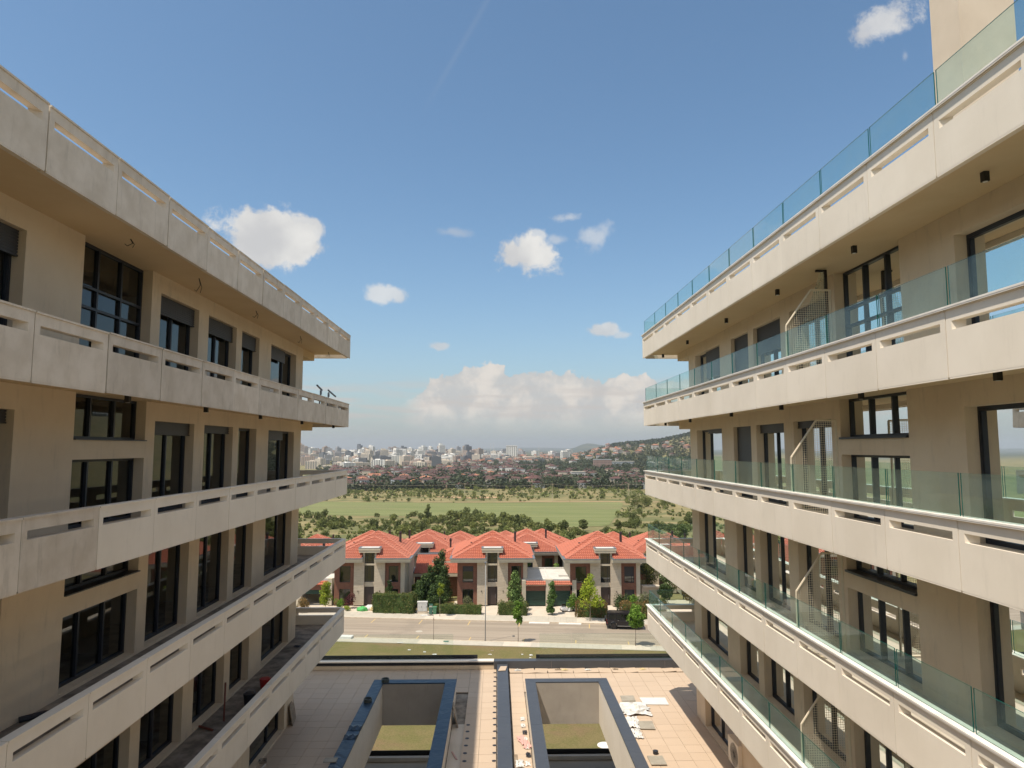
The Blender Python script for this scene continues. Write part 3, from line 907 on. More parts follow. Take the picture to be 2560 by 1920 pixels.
    if s > 0:
        ly = [9.59, 13.3, 17.08, 21.0, 25.4, 29.2]
        for i in range(5): lights(pts[i] - .83, [(7.2, y) for y in (ly if i != 1 else [9.6, 13.3, 17.1, 20.8, 25.3, 29.0])])
    else:
        lights(pts[1] - .83, [(6.8, y) for y in (9.0, 12.7, 16.1, 19.8, 24.0, 28.6)])
        for i in (2, 3, 4): lights(pts[i] - .83, [(6.95, y) for y in (12.7, 20.0, 28.0)])
        for (y, d) in ((13.05, .16), (16.1, .34), (19.96, .22), (24.5, .26), (28.6, .2)):
            w = MB(); x = -7.1
            w.tube([(x, y, pts[0] - .835), (x + .03, y + .03, pts[0] - .83 - d * .5), (x - .02, y - .06, pts[0] - .83 - d), (x - .05, y - .1, pts[0] - .80 - d)], .008, 5)
            w.tube([(x, y + .02, pts[0] - .835), (x + .05, y + .06, pts[0] - .83 - d * .6), (x + .04, y + .02, pts[0] - .83 - d * 1.05)], .007, 5)
            add(w, 'loose_wire', M['dark_plastic'])
    # white mesh partitions across the balconies of the finished block
    if s > 0:
        for i in range(1, 5):
            zt = pts[i - 1]           # storey below parapet i-1
            zf = pts[i] - .62
            y = 15.0 + .02
            poly = [(6.50, zf + .05), (6.50, pts[i] + .80), (7.09, pts[i] + 1.62), (7.53, pts[i] + 1.62), (7.53, zf + .05)]
            fr = MB()
            for (a, b) in zip(poly, poly[1:] + poly[:1]):
                fr.tube([(a[0], y, a[1]), (b[0], y, b[1])], .022, 6)
            part = add(fr, 'balcony_divider', M['cream_metal'])
            wm = MB()
            def xr(z):   # left limit at height z
                z1, z2 = pts[i] + .80, pts[i] + 1.62
                return 6.50 if z < z1 else 6.50 + (z - z1) / (z2 - z1) * .59
            x = 6.55
            while x < 7.52:
                zt_ = pts[i] + 1.62 if x > 7.09 else pts[i] + .80 + (x - 6.50) / .59 * .82
                wm.box(x - .0034, x + .0034, y - .0022, y + .0022, zf + .06, zt_); x += .05
            z = zf + .1
            while z < pts[i] + 1.6:
                wm.box(xr(z), 7.53, y - .0022 + .004, y + .0022 + .004, z - .0034, z + .0034); z += .05
            wm.build('wire_mesh', M['wire'], part)
            if i == 1:
                MB().poly([(6.56, y + .05, zf + .6), (7.45, y + .05, zf + .6), (7.45, y + .05, zt - .85), (7.38, y + .05, zt - .85)]).build('glass_wing', M['wing_glass'], part)
                MB().box(7.44, 7.50, y + .03, y + .09, pts[i] - .3, zt - .86).box(7.25, 7.50, y + .03, y + .09, zt - .90, zt - .855).build('bracket', M['black'], part)
    return B

M['render2'] = mottled('cream_stack_render', (.60, .50, .39), (.68, .575, .46), .7, .92, 150, .45, 7)  # cream render for the roof stack
apartment_block(-1)
apartment_block(1)

# ------------------------------------------------------------------ terrace between the blocks
terr = thing('roof_terrace', 'tiled podium terrace between the two blocks', 'terrace', (0, 20, TZ))
del terr['category']; terr['kind'] = 'structure'
TP = (0, -20, -TZ)
YF = 33.4
WELLS = [(-5.12, -1.66, -4.70, -2.10), (1.21, 4.66, 1.61, 4.27)]    # outer x0,x1, inner x0,x1
WY0, WY1, WI0, WI1 = 13.0, 29.82, 13.4, 29.38
wb = []
xs = [-15, WELLS[0][0] + .035, WELLS[0][1] - .035, WELLS[1][0] + .035, WELLS[1][1] - .035, 15]
deck = MB()
for k in range(5):
    if k in (1, 3):
        deck.box(xs[k], xs[k + 1], -4, WY0 - .005, TZ - .9, TZ - .06); deck.box(xs[k], xs[k + 1], WY1 - .025, YF - .001, TZ - .9, TZ - .06)
    else: deck.box(xs[k], xs[k + 1], -4, YF - .001, TZ - .9, TZ - .06)
deck.build('deck_slab', M['screed'], terr, TP)
# tiles 0.6 m on pedestals
T = .60
tile_me = MB().box(-T / 2 + .0048, T / 2 - .0048, -T / 2 + .0048, T / 2 - .0048, -.02, 0).mesh('tile', M['tile'])
def in_well(x, y):
    for (a, b, c, d) in WELLS:
        if a - T / 2 + .02 < x < b + T / 2 - .02 and WY0 - T / 2 < y < WY1 + T / 2 - .02: return True
    return False
spots = []
ix = -25
while ix <= 25:
    x = ix * T + (.3 if ix >= 0 else -.0) * 0 + .3
    iy = 0
    while True:
        y = YF - .32 - iy * T
        if y < 6: break
        iy += 1
        if abs(x) > 8.6 and y < 27.3: continue
        if abs(x) > 14.5: continue
        if in_well(x, y): continue
        if -.02 < x < .55: continue                       # the ridge capping
        # removed rows: strips left open right of the left shaft and by the right shaft
        if -1.66 < x < -1.0 and y < 27.2: continue
        if 4.66 < x < 5.0 and y < 28: continue
        spots.append((x, y, iy))
    ix += 1
def size_key(p): return p[1] ** 2 + (p[0]) ** 2 if p[1] > 22.3 else 1e6 + p[1]
vis = [p for p in spots if p[1] > 22.4 and abs(p[0]) < 9.2]
vis.sort(key=lambda p: p[1])
top300 = set((p[0], p[1]) for p in vis[:300])
rest = MB()
for (x, y, iy) in spots:
    dz = R.uniform(-.002, .002)
    if (x, y) in top300:
        o = link('tile', tile_me, terr, (x, y - 20, dz))
    elif iy == 1 and x > .6:
        o = link('tile', tile_me, terr, (x, y - 20 + R.uniform(-.03, .03), .035), R.uniform(-.16, .16))
        o.rotation_euler = (R.uniform(-.05, .05), R.uniform(-.06, .06), R.uniform(-.12, .12))
    else:
        rest.box(x - T / 2 + .0048, x + T / 2 - .0048, y - T / 2 + .0048, y + T / 2 - .0048, TZ - .02 + dz, TZ + dz)
tag(rest.build('tile_field', M['tile'], terr, TP), kind='stuff')
# screed strips where tiles are missing, with the pedestals showing
MB().box(-1.66, -1.0, 12.7, 27.1, TZ - .06, TZ - .052).box(4.66, 5.0, 12.7, 28, TZ - .06, TZ - .052).build('bare_membrane', M['pave_pale'], terr, TP)
ped = MB().cyl((0, 0, -.05), (0, 0, 1), .075, .055, 10).mesh('tile_pedestal', M['dark_plastic'], recalc=True)
def peds(x, y0, y1, st=.6):
    y = y0
    while y < y1:
        link('tile_pedestal', ped, terr, (x + R.uniform(-.015, .015), y - 20, 0), R.uniform(0, 1)); y += st
peds(-.06, 20.3, 33.2); peds(-1.06, 20.3, 27.2); peds(4.93, 20.3, 28.2); peds(-8.0, 22.3, 26.6)
# end parapet of the terrace
ep = MB().box(-15, 15, YF, YF + .24, TZ - .9, TZ + .34)
ep.build('end_parapet', M['render'], terr, TP)
for k in range(9):
    x0 = -15 + k * 1.66
    if x0 < -.2: MB().box(x0 + .004, min(x0 + 1.656, -.12), YF - .03, YF + .30, TZ + .341, TZ + .40).build('coping_stone', M['white_kerb'], terr, TP)
MB().box(-14.5, -.9, YF + .34, YF + .40, TZ + .1, TZ + .56).build('black_upstand', M['membrane'], terr, TP)
MB().box(1.9, 14.8, YF + .34, YF + .40, TZ + .1, TZ + .56).build('black_upstand', M['membrane'], terr, TP)
MB().box(-14.8, -.12, YF - .012, YF - .002, TZ + .20, TZ + .335).build('dark_strip', M['membrane'], terr, TP)  # black strip below the coping stones
for x0, x1 in ((-.11, 2.6), (2.605, 5.3), (5.305, 8.0), (8.005, 11), (11.005, 14.8)):
    b = MB().box(x0, x1, YF - .05, YF + .33, TZ + .341, TZ + .385).box(x0, x1, YF - .054, YF - .05, TZ + .02, TZ + .38)
    b.build('capping_sheet', M['sunlit_blue_metal'], terr, TP)
for (y0, y1) in ((4, 14.7), (14.705, 20.4), (20.405, 24.3), (24.305, 28.2), (28.205, 33.34)):
    MB().box(.04, .53, y0, y1, TZ + .20, TZ + .25).box(.06, .51, y0, y1, TZ - .05, TZ + .20).build('ridge_capping', M['sunlit_blue_metal'], terr, TP)
# glass along the end
def rail_glass(x0, x1, n):
    L = (x1 - x0) / n
    for q in range(n):
        g = MB().box(x0 + q * L + .012, x0 + (q + 1) * L - .012, YF + .26, YF + .275, TZ + .40, TZ + 1.55); g.mi = [1, 1, 0, 1, 0, 1]
        g.build('glass_pane', [M['rail_glass2'], M['glass_edge']], terr, TP)
M['rail_glass2'] = glass_mat('clear_balustrade_glass', (.95, .98, .96), .7, .03, (.42, .5, .42), one_sided=True)
rail_glass(2.05, 14.5, 8); rail_glass(-14.5, -2.05, 8)

# light shafts
for wi, (a, b, c, d) in enumerate(WELLS):
    W_ = thing('light_shaft', ('light shaft on the shaded left half of the terrace, capped in shade-toned blue sheet metal' if wi == 0 else 'sunlit light shaft right of the ridge capping, capped in sun-toned blue sheet metal'), 'light shaft', ((a + b) / 2, 21, TZ), 0, None)
    q = (-(a + b) / 2, -21, -TZ)
    zc = TZ + .68; zb = TZ - .95
    MB().box(a + .03, c, WY0, WY1 - .03, zb, zc).build('shaft_wall', M['fascia'], W_, q)
    MB().box(d, b - .03, WY0, WY1 - .03, zb, zc).build('shaft_wall', M['fascia'], W_, q)
    MB().box(c + .001, d - .001, WI1, WY1 - .03, zb, zc).build('shaft_wall', M['shaft_render'], W_, q)
    MB().box(c + .001, d - .001, WY0, WI0, zb, zc).build('shaft_wall', M['shaft_render'], W_, q)
    cm = M['shaded_blue_metal'] if wi == 0 else M['sunlit_blue_metal']
    def cap(poly, zt=.05):
        mbq = MB(); mbq.prism(poly, zc + .002, zc + zt); mbq.build('capping_sheet', cm, W_, q, recalc=True)
    e = .002
    cap([(a + e, WY1), (c - .0, WI1 + e), (d, WI1 + e), (b - e, WY1)][::1])
    lj = [WY0, 17.5, 21.6, 25.4] if wi == 0 else [WY0, 18.2, 21.4, 25.0]
    rj = [WY0, 17.2, 20.9, 24.3] if wi == 0 else [WY0, 18.2, 21.6, 25.5]
    for k in range(3):
        cap([(a, lj[k] + e), (c + .02, lj[k] + e), (c + .02, lj[k + 1] - .006), (a, lj[k + 1] - .006)], .05 + .006 * (k % 2))
        cap([(d - .02, rj[k] + e), (b, rj[k] + e), (b, rj[k + 1] - .006), (d - .02, rj[k + 1] - .006)], .05 + .006 * (k % 2))
    cap([(a, lj[3] + e), (c + .02, lj[3] + e), (c + .02, WI1 - e), (a, WY1 - e)]); cap([(d - .02, rj[3] + e), (b, rj[3] + e), (b, WY1 - e), (d - .02, WI1 - e)])
    if wi == 0:
        rr = R
        # torn, buckled flashing on the left run
        for (yy, w_) in ((24.6, .5), (23.9, .4)):
            mbq = MB(); n = 7
            for k in range(n):
                for j in range(3):
                    mbq.v.append((a + .01 + (c - a - .0) * k / (n - 1), yy + j * w_ / 2 + .03 * math.sin(k * 1.7 + j), zc + .062 + (.05 if j == 1 else 0) * (1 + .5 * math.sin(k * 2.1))))
            for k in range(n - 1):
                for j in range(2):
                    mbq.f.append((k * 3 + j, k * 3 + 3 + j, k * 3 + 4 + j, k * 3 + 1 + j)); mbq.mi.append(0)
            mbq.build('buckled_flashing', M['shaded_blue_metal'], W_, q)

# storey below the terrace, seen through the shafts
low = thing('lower_podium', 'open storey under the terrace, seen down the light shafts', 'podium', (0, 20, GZ))
del low['category']; low['kind'] = 'structure'
q = (0, -20, -GZ)
LZ = -14.25
MB().box(-15, 15, -4, 33.0, LZ - .4, LZ).build('lower_slab', M['pave'], low, q)
MB().box(-15, 15, 32.6, 33.0, GZ, LZ - .401).build('facade_wall', M['render'], low, q)
MB().box(-14.9, 14.9, 32.75, 32.95, LZ + .001, LZ + .18).build('coping', M['white_kerb'], low, q)
MB().box(-14.9, 14.9, 33.05, 33.1, LZ - .3, LZ + .36).build('black_upstand', M['membrane'], low, q)
for x in (-8.5, -.4, 8.5):
    MB().box(x - .2, x + .2, 31.5, 31.9, LZ + .001, TZ - .901).build('column', M['render'], low, q)
MB().box(-15, -14.8, -4, 32.5, GZ, TZ - .901).build('side_wall', M['render'], low, q)
MB().box(14.8, 15, -4, 32.5, GZ, TZ - .901).build('side_wall', M['render'], low, q)

# things lying about on the terrace
def sheet(name, label, cat, poly, z, mat, th=.02, tilt=0, group=None):
    cx = sum(p[0] for p in poly) / len(poly); cy = sum(p[1] for p in poly) / len(poly)
    mb = MB().prism([(p[0] - cx, p[1] - cy) for p in poly], 0, th)
    o = mb.build(name, mat, None, (cx, cy, z), recalc=True)
    return tag(o, label, cat, group)
def rag(name, label, cat, x, y, z, w, l, mat, seed, h=.12, rot=0):
    rg = random.Random(seed); n = 9; mb = MB()
    for i in range(n):
        for j in range(n):
            u, v = i / (n - 1) - .5, j / (n - 1) - .5
            k = 1 + rg.uniform(-.18, .18)
            mb.v.append((u * w * k, v * l * k, .012 + h * abs(rg.gauss(0, .5)) * (1 - 2 * abs(u)) * (1 - 2 * abs(v) * .6) + rg.uniform(0, .01)))
    for i in range(n - 1):
        for j in range(n - 1):
            if rg.random() < .06: continue
            mb.f.append((i * n + j, i * n + n + j, i * n + n + j + 1, i * n + j + 1)); mb.mi.append(0)
    return tag(mb.build(name, mat, None, (x, y, z), rot=rot), label, cat)
sheet('loose_tile', 'grey loose tile lying farthest back beside the crumpled white sheeting', 'tile', [(5.18, 29.15), (5.75, 29.15), (5.78, 29.75), (5.22, 29.75)], TZ + .012, M['grey_tile'])
sheet('loose_tile', 'grey loose tile half under the front edge of the crumpled white sheeting', 'tile', [(5.15, 28.5), (5.72, 28.5), (5.75, 29.08), (5.2, 29.08)], TZ + .012, M['grey_tile'])
sheet('white_board', 'flat white board lying on the sunny terrace tiles', 'board', [(6.0, 28.75), (7.02, 28.7), (7.05, 29.48), (5.98, 29.5)], TZ + .015, M['white_plastic'])
rag('plastic_sheeting', 'large crumpled white sheeting beside the right light shaft', 'sheeting', 5.55, 28.2, TZ + .03, 1.15, 1.25, M['bag_white'], 3, .22)
rag('plastic_sheeting', 'small crumpled white sheeting next to the capping nearer the camera', 'sheeting', 5.15, 26.9, TZ + .02, .55, 1.1, M['bag_white'], 5, .2)
rag('plastic_sheeting', 'narrow rag of white plastic hanging over the missing tile strip', 'sheeting', 5.1, 25.9, TZ + .02, .4, .8, M['bag_white'], 8, .15)
sheet('loose_tile', 'grey loose tile alone between the white rags and the stack of light', 'tile', [(5.35, 26.3), (5.9, 26.25), (5.95, 27.0), (5.4, 27.0)], TZ + .03, M['grey_tile'])
sheet('loose_tile', 'grey loose tile nearest the camera on the right of the shaft', 'tile', [(5.1, 23.4), (5.62, 23.4), (5.62, 24.05), (5.1, 24.05)], TZ + .035, M['grey_tile'])
sheet('loose_tile', 'sand coloured tile lying on the far end of the ridge capping', 'tile', [(.08, 32.3), (.42, 32.35), (.5, 32.95), (.2, 32.95)], TZ + .262, M['tile'])
tag(MB().cyl((0, 0, 0), (0, 0, 1), .09, .10, 12).build('bucket_lid', M['dark_plastic'], None, (5.45, 24.3, TZ + .01)), 'small black tub on the sunny tiles near the bottom edge', 'tub')
rag('pink_rag', 'pink rag between the ridge capping and the right light shaft', 'rag', .98, 25.3, TZ + .02, .30, 1.0, plain('pink_cloth', (.65, .36, .32), .9), 11, .08, .25)
rag('white_rag', 'small white rag near the bottom edge beside the ridge capping', 'rag', .78, 23.6, TZ + .02, .28, .5, M['bag_white'], 12, .1)
sheet('wood_board', 'short brown board lying beside the white rag', 'board', [(.58, 23.3), (.72, 23.3), (.72, 24.3), (.58, 24.3)], TZ + .01, M['wood'])
sheet('wood_board', 'pale board across the lower left corner of the blue capping', 'board', [(-5.35, 22.2), (-4.95, 22.2), (-4.95, 22.5), (-5.35, 22.5)], TZ + .74, M['grey_tile'])
for k, (x, y, lab) in enumerate(((-4.62, 29.55, 'grey ring collar standing at the far corner of the blue capping'), (-4.92, 27.3, 'grey ring collar standing farther down the blue capping'))):
    mb = MB(); n = 20
    for j in range(n):
        a = 2 * math.pi * j / n
        for rr, z in ((.13, 0), (.16, .0), (.16, .13), (.13, .13)): mb.v.append((rr * math.cos(a), rr * math.sin(a), z))
    for j in range(n):
        k2 = (j + 1) % n
        for e_ in range(4): mb.f.append((j * 4 + e_, k2 * 4 + e_, k2 * 4 + (e_ + 1) % 4, j * 4 + (e_ + 1) % 4)); mb.mi.append(0)
    tag(mb.build('ring_collar', plain('pewter%d' % k, (.07, .085, .08), .5), None, (x, y, TZ + .735), recalc=True), lab, 'pipe collar')
def leaning(name, label, x, y, z, w, h, th, tx, rotz, mat):
    mb = MB().box(-w / 2, w / 2, -th / 2, th / 2, 0, h)
    o = mb.build(name, mat, None, (x, y, z)); o.rotation_euler = (0, tx, rotz); return tag(o, label, 'tile')
leaning('loose_tile', 'brown tile leaning on the corner of the left block', -7.72, 27.35, TZ + .01, .03, .75, .9, -.18, .15, M['wood'])
leaning('loose_tile', 'grey tile leaning on the right side of the left light shaft', -1.52, 27.4, TZ - .04, .03, .62, .55, -.22, 0, M['grey_tile'])
leaning('wood_board', 'thin dark board leaning beside the grey tile on the left shaft', -1.45, 26.9, TZ - .04, .03, .55, .3, -.3, .1, M['wood'])
sheet('pink_stick', 'pink stick lying on the bare strip beside the left light shaft', 'stick', [(-1.55, 24.7), (-1.5, 24.7), (-1.3, 24.1), (-1.36, 24.1)], TZ - .04, plain('pink_stick', (.5, .3, .26), .8))
for k in range(9):
    x = 1.05 + R.uniform(-.06, .1); y = 22.4 + k * .62
    rag('litter', 'scraps of torn packaging along the left edge of the right light shaft', 'litter', x, y, TZ + .01, .16, .34, M['bag_white'] if k % 3 else M['dark_plastic'], 40 + k, .08)['group'] = 'scraps beside the right light shaft'
for k, (x, y) in enumerate(((1.0, 33.1), (2.9, 33.15), (3.2, 33.1), (4.3, 33.1), (5.6, 33.15), (6.9, 33.1))):
    rag('litter', 'small rubbish at the foot of the dark end parapet', 'litter', x, y, TZ + .03, .3, .16, [M['bag_white'], M['wood'], M['bag_yellow']][k % 3], 60 + k, .1)['group'] = 'rubbish by the end parapet'
# outdoor air conditioning unit by the right block
ac = thing('air_conditioner', 'cream outdoor air conditioning unit by the foot of the right block', 'air conditioner', (8.0, 23.1, TZ))
MB().box(-.28, .20, -.48, .48, .12, .92).build('casing', M['white_plastic_warm'] if 'white_plastic_warm' in M else M['fascia'], ac)
g = MB(); 
for k in range(5):
    rr = .08 + k * .065; n = 24; pts = [( -.295, rr * math.cos(2 * math.pi * j / n) - .12, .52 + rr * math.sin(2 * math.pi * j / n)) for j in range(n + 1)]
    g.tube(pts, .006, 4)
for k in range(8):
    a = math.pi * k / 8; g.tube([(-.295, -.12 + .34 * math.cos(a), .52 + .34 * math.sin(a)), (-.295, -.12 - .34 * math.cos(a), .52 - .34 * math.sin(a))], .005, 4)
g.build('fan_grille', M['shutter'], ac)
MB().box(-.2, .15, -.4, -.34, 0, .119).box(-.2, .15, .34, .4, 0, .119).build('foot', M['steel'], ac)
wr = MB().box(-.55, -.52, -.9, .1, 0, .5).box(-.9, -.52, .1, .13, 0, .5)
# small things on the left block's balconies
f5 = PT[-1][4] - .62
bk = thing('red_bucket', 'red bucket on the lowest left balcony behind the parapet', 'bucket', (-7.05, 21.75, f5))
MB().cyl((0, 0, 0), (0, 0, 1), .13, .34, 16, r1=.17).build('body', M['red_plastic'], bk, smooth=False, recalc=True)
MB().tube([(-.16, 0, .33), (-.1, 0, .43), (.1, 0, .43), (.16, 0, .33)], .008, 5).build('handle', M['steel'], bk)
bk = thing('black_bucket', 'black bucket on the lowest left balcony nearer the camera than the red one', 'bucket', (-7.1, 20.55, f5))
MB().cyl((0, 0, 0), (0, 0, 1), .13, .32, 16, r1=.17).build('body', M['dark_plastic'], bk, recalc=True)
MB().tube([(-.16, 0, .31), (-.05, .1, .40), (.1, .05, .40), (.16, 0, .31)], .008, 5).build('handle', M['steel'], bk)
tag(MB().tube([(0, 0, .03), (.62, -.35, .03)], .03, 8).build('rusty_pipe', M['rust'], None, (-8.0, 19.05, f5)), 'rusty red pipe lying across the lowest left balcony', 'pipe')
tag(MB().tube([(0, 0, 0), (0, .02, .9)], .025, 8).tube([(0, .02, .9), (0, .02, 1.0)], .027, 8, 0).build('rusty_pipe', M['rust'], None, (-7.35, 19.35, f5)), 'rusty red pipe standing upright on the lowest left balcony', 'pipe')
tag(MB().tube([(0, 0, .05), (.25, .25, .06), (.55, .3, .05)], .05, 8).build('black_hose', M['dark_plastic'], None, (-7.8, 11.8, PT[-1][3] - .62)), 'black hose end lying on the balcony at the left edge of the picture', 'hose')
rag('blue_rag', 'dark blue rag near the far end of the lowest left balcony', 'rag', -7.4, 26.3, f5, .25, .2, M['dark_plastic'], 31, .08)
rag('debris', 'dark debris in the slot of the third parapet from the top on the left', 'debris', -6.75, 11.2, PT[-1][2] - .6, .35, 1.4, M['dark_plastic'], 33, .25)
f2 = PT[-1][1] - .62
for (y0, lab, d) in ((25.9, 'steel prop with its arm towards the camera on the second balcony corner', -1), (27.1, 'steel prop with its arm away from the camera on the second balcony corner', 1)):
    p = thing('steel_prop', lab, 'prop', (-6.75, y0, f2))
    MB().tube([(0, 0, 0), (0, .38, .98)], .028, 6).build('post', M['steel'], p)
    MB().tube([(0, .38 - .62, 1.10), (0, .38 + .12, .98)] if d < 0 else [(0, .28, 1.06), (0, .38 + 1.15, .90)], .034, 6).build('arm', M['steel'], p)
    MB().box(-.02, .02, .26, .44, .80, .95).build('gusset', M['steel'], p)
# cable coil by the wall foot on the terrace
mb = MB(); pts = [(.12 * math.cos(k * .5), .12 * math.sin(k * .5), .02 + k * .003) for k in range(40)]; mb.tube(pts, .008, 5)
tag(mb.build('cable_coil', M['dark_plastic'], None, (-7.75, 23.9, TZ)), 'coil of black cable at the foot of the left block', 'cable')
sheet('cable_rope', 'pale rope end on the tiles at the foot of the left block', 'rope', [(-7.72, 23.0), (-7.69, 23.0), (-7.6, 23.8), (-7.63, 23.8)], TZ, M['white_plastic'], .03)

# ------------------------------------------------------------------ street
SA = -math.atan(.122)
O0 = Vector((0, 82.5, GZ))
def SP(s, d):   # street frame -> world xy
    return (O0.x + s * math.cos(SA) - d * math.sin(SA), O0.y + s * math.sin(SA) + d * math.cos(SA))
def sbox(mb, s0, s1, d0, d1, z0, z1, mi=0): return mb.box(s0, s1, d0, d1, z0, z1, mi)
RW = 9.33
def street_obj(mb, name, mat, label=None):
    o = mb.build(name, mat, None, (O0.x, O0.y, 0), rot=SA); struct(o)
    if label: o['label'] = label
    return o
street_obj(MB().box(-110, 110, 0, RW, GZ - .3, GZ + .004), 'road', M['asphalt'], 'sun bleached road passing in front of the houses')
lw = MB().box(-110, 110, -70, -1.9, GZ - .3, GZ + .05)
street_obj(lw, 'lawn', M['lawn'], 'patchy grass strip in front of the road')
mb = MB(); 
for k in range(150):
    s = -60 + k * .8
    mb.box(s, s + .79, -1.88, -.14, GZ, GZ + .10)
near = street_obj(mb, 'pavement', M['pave']); near['label'] = 'near pavement along the road'
mb = MB()
for k in range(150):
    s = -60 + k * .8; mb.box(s, s + .79, RW + .14, RW + 3.0, GZ, GZ + .12)
street_obj(mb, 'pavement', M['pave'])['label'] = 'far pavement in front of the hedges'
mb = MB()
for k in range(110):
    s = -60 + k * 1.1; mb.box(s, s + 1.09, -.14, 0, GZ, GZ + .13); mb.box(s, s + 1.09, RW, RW + .14, GZ, GZ + .13)
street_obj(mb, 'kerb', M['kerb'])['label'] = 'kerb stones on both sides of the road'
# pale squares round the tree pits
def tocol(x, y):
    v = Matrix.Rotation(-SA, 2) @ Vector((x - O0.x, y - O0.y)); return v.x, v.y
for (x, y) in ((-7.44, 83.2), (2.54, 82.2), (15.94, 80.3)):
    s, d = tocol(x, y)
    mb = MB()
    for i in range(4):
        mb.box(s - 1.6 + i * .8, s - .81 + i * .8, -1.87, -.145, GZ + .1, GZ + .108)
    street_obj(mb, 'paving_slab', M['pave_pale'])
for (x, y) in ((-7.61, 94.4), (12.25, 90.9)):
    s, d = tocol(x, y)
    mb = MB()
    for i in range(5): mb.box(s - 1.8 + i * .8, s - 1.01 + i * .8, RW + .15, RW + 2.9, GZ + .12, GZ + .128)
    street_obj(mb, 'paving_slab', M['pave_pale'])
for (x0, x1) in ((4.24, 6.87), (8.14, 11.0)):
    s0, _ = tocol(x0, 91.3); s1, _ = tocol(x1, 90.8)
    mb = MB(); n = 4
    for i in range(n): mb.box(s0 + (s1 - s0) * i / n + .01, s0 + (s1 - s0) * (i + 1) / n, RW - .55, RW - .005, GZ + .005, GZ + .09)
    street_obj(mb, 'dropped_kerb', M['white_kerb'])
mb = MB()
for x, y in ((-16.25, 92.5), (-9.9, 92.1), (-3.52, 91.6), (11.8, 88.9), (3.0, 90.8), (-22.6, 93)):
    s, d = tocol(x, y); mb.box(s - .06, s + .06, RW - 2.1, RW - .08, GZ + .004, GZ + .009)
for x, y in ((-9.45, 84.8), (-3.15, 84), (3.2, 83), (9.3, 82.2), (15.33, 81.1), (21.5, 80.3), (-15.8, 85)):
    s, d = tocol(x, y); mb.box(s - .06, s + .06, .12, 1.7, GZ + .004, GZ + .009)
street_obj(mb, 'parking_marks', M['yellow_paint'])['label'] = 'worn yellow parking bay ticks along both kerbs'
mb = MB(); n = 22
pts = [(.42 * math.cos(2 * math.pi * j / n), .42 * math.sin(2 * math.pi * j / n)) for j in range(n)]
sx, sy = -9.6, 87.4
o = struct(MB().prism(pts, 0, .006).build('manhole_cover', M['pave'], None, (sx, sy, GZ + .004)))
# forecourts behind the far pavement
plot = struct(MB().prism([(-60, 104), (-60, 100.6), (60, 86.1), (60, 104)], GZ - .2, GZ + .06).build('forecourt', M['pave_pale'], None, recalc=True)); plot['label'] = 'pale paved forecourts in front of the villas'
mb = MB()
gl = struct(MB().prism([(-12.6, 103.9), (-12.6, 98.2), (-6.2, 97.4), (-6.2, 103.9)], GZ + .061, GZ + .09).build('garden_lawn', M['lawn'], None, recalc=True))

# ------------------------------------------------------------------ villas
def tiled_plane(mb, o, ex, ey, wfun, L, course=.40, tw=.30, lift=.0):
    """courses of wavy tiles. o: eave origin; ex unit along the eave, ey unit up the slope; wfun(t)->(x0,x1) span at slope distance t"""
    o = Vector(o); ex = Vector(ex).normalized(); ey = Vector(ey).normalized(); nz = ex.cross(ey)
    if nz.z < 0: nz = -nz
    n = int(L / course) + 1
    for r in range(n):
        t0 = r * course; t1 = min(L, t0 + course + .03)
        if t0 >= L - .05: break
        a0, a1 = wfun(t0); b0, b1 = wfun(t1)
        x = math.floor(a0 / tw) * tw
        while x < a1:
            xs_ = [max(a0, min(a1, x + tw * k / 4)) for k in range(5)]
            xt_ = [max(b0, min(b1, x + tw * k / 4)) for k in range(5)]
            if xs_[-1] - xs_[0] > .02:
                i = len(mb.v)
                hh = [0, .06, .085, .05, 0]
                for k in range(5): mb.v.append(tuple(o + ex * xs_[k] + ey * t0 + nz * (hh[k] + .075 + lift)))
                for k in range(5): mb.v.append(tuple(o + ex * xt_[k] + ey * t1 + nz * (hh[k] * .9 + .0 + lift)))
                for k in range(5): mb.v.append(tuple(o + ex * xs_[k] + ey * t0 + nz * (0.0 + lift)))
                for k in range(4):
                    mb.f.append((i + k, i + k + 1, i + 6 + k, i + 5 + k)); mb.mi.append(0)
                    mb.f.append((i + 10 + k, i + 11 + k, i + k + 1, i + k)); mb.mi.append(0)
            x += tw
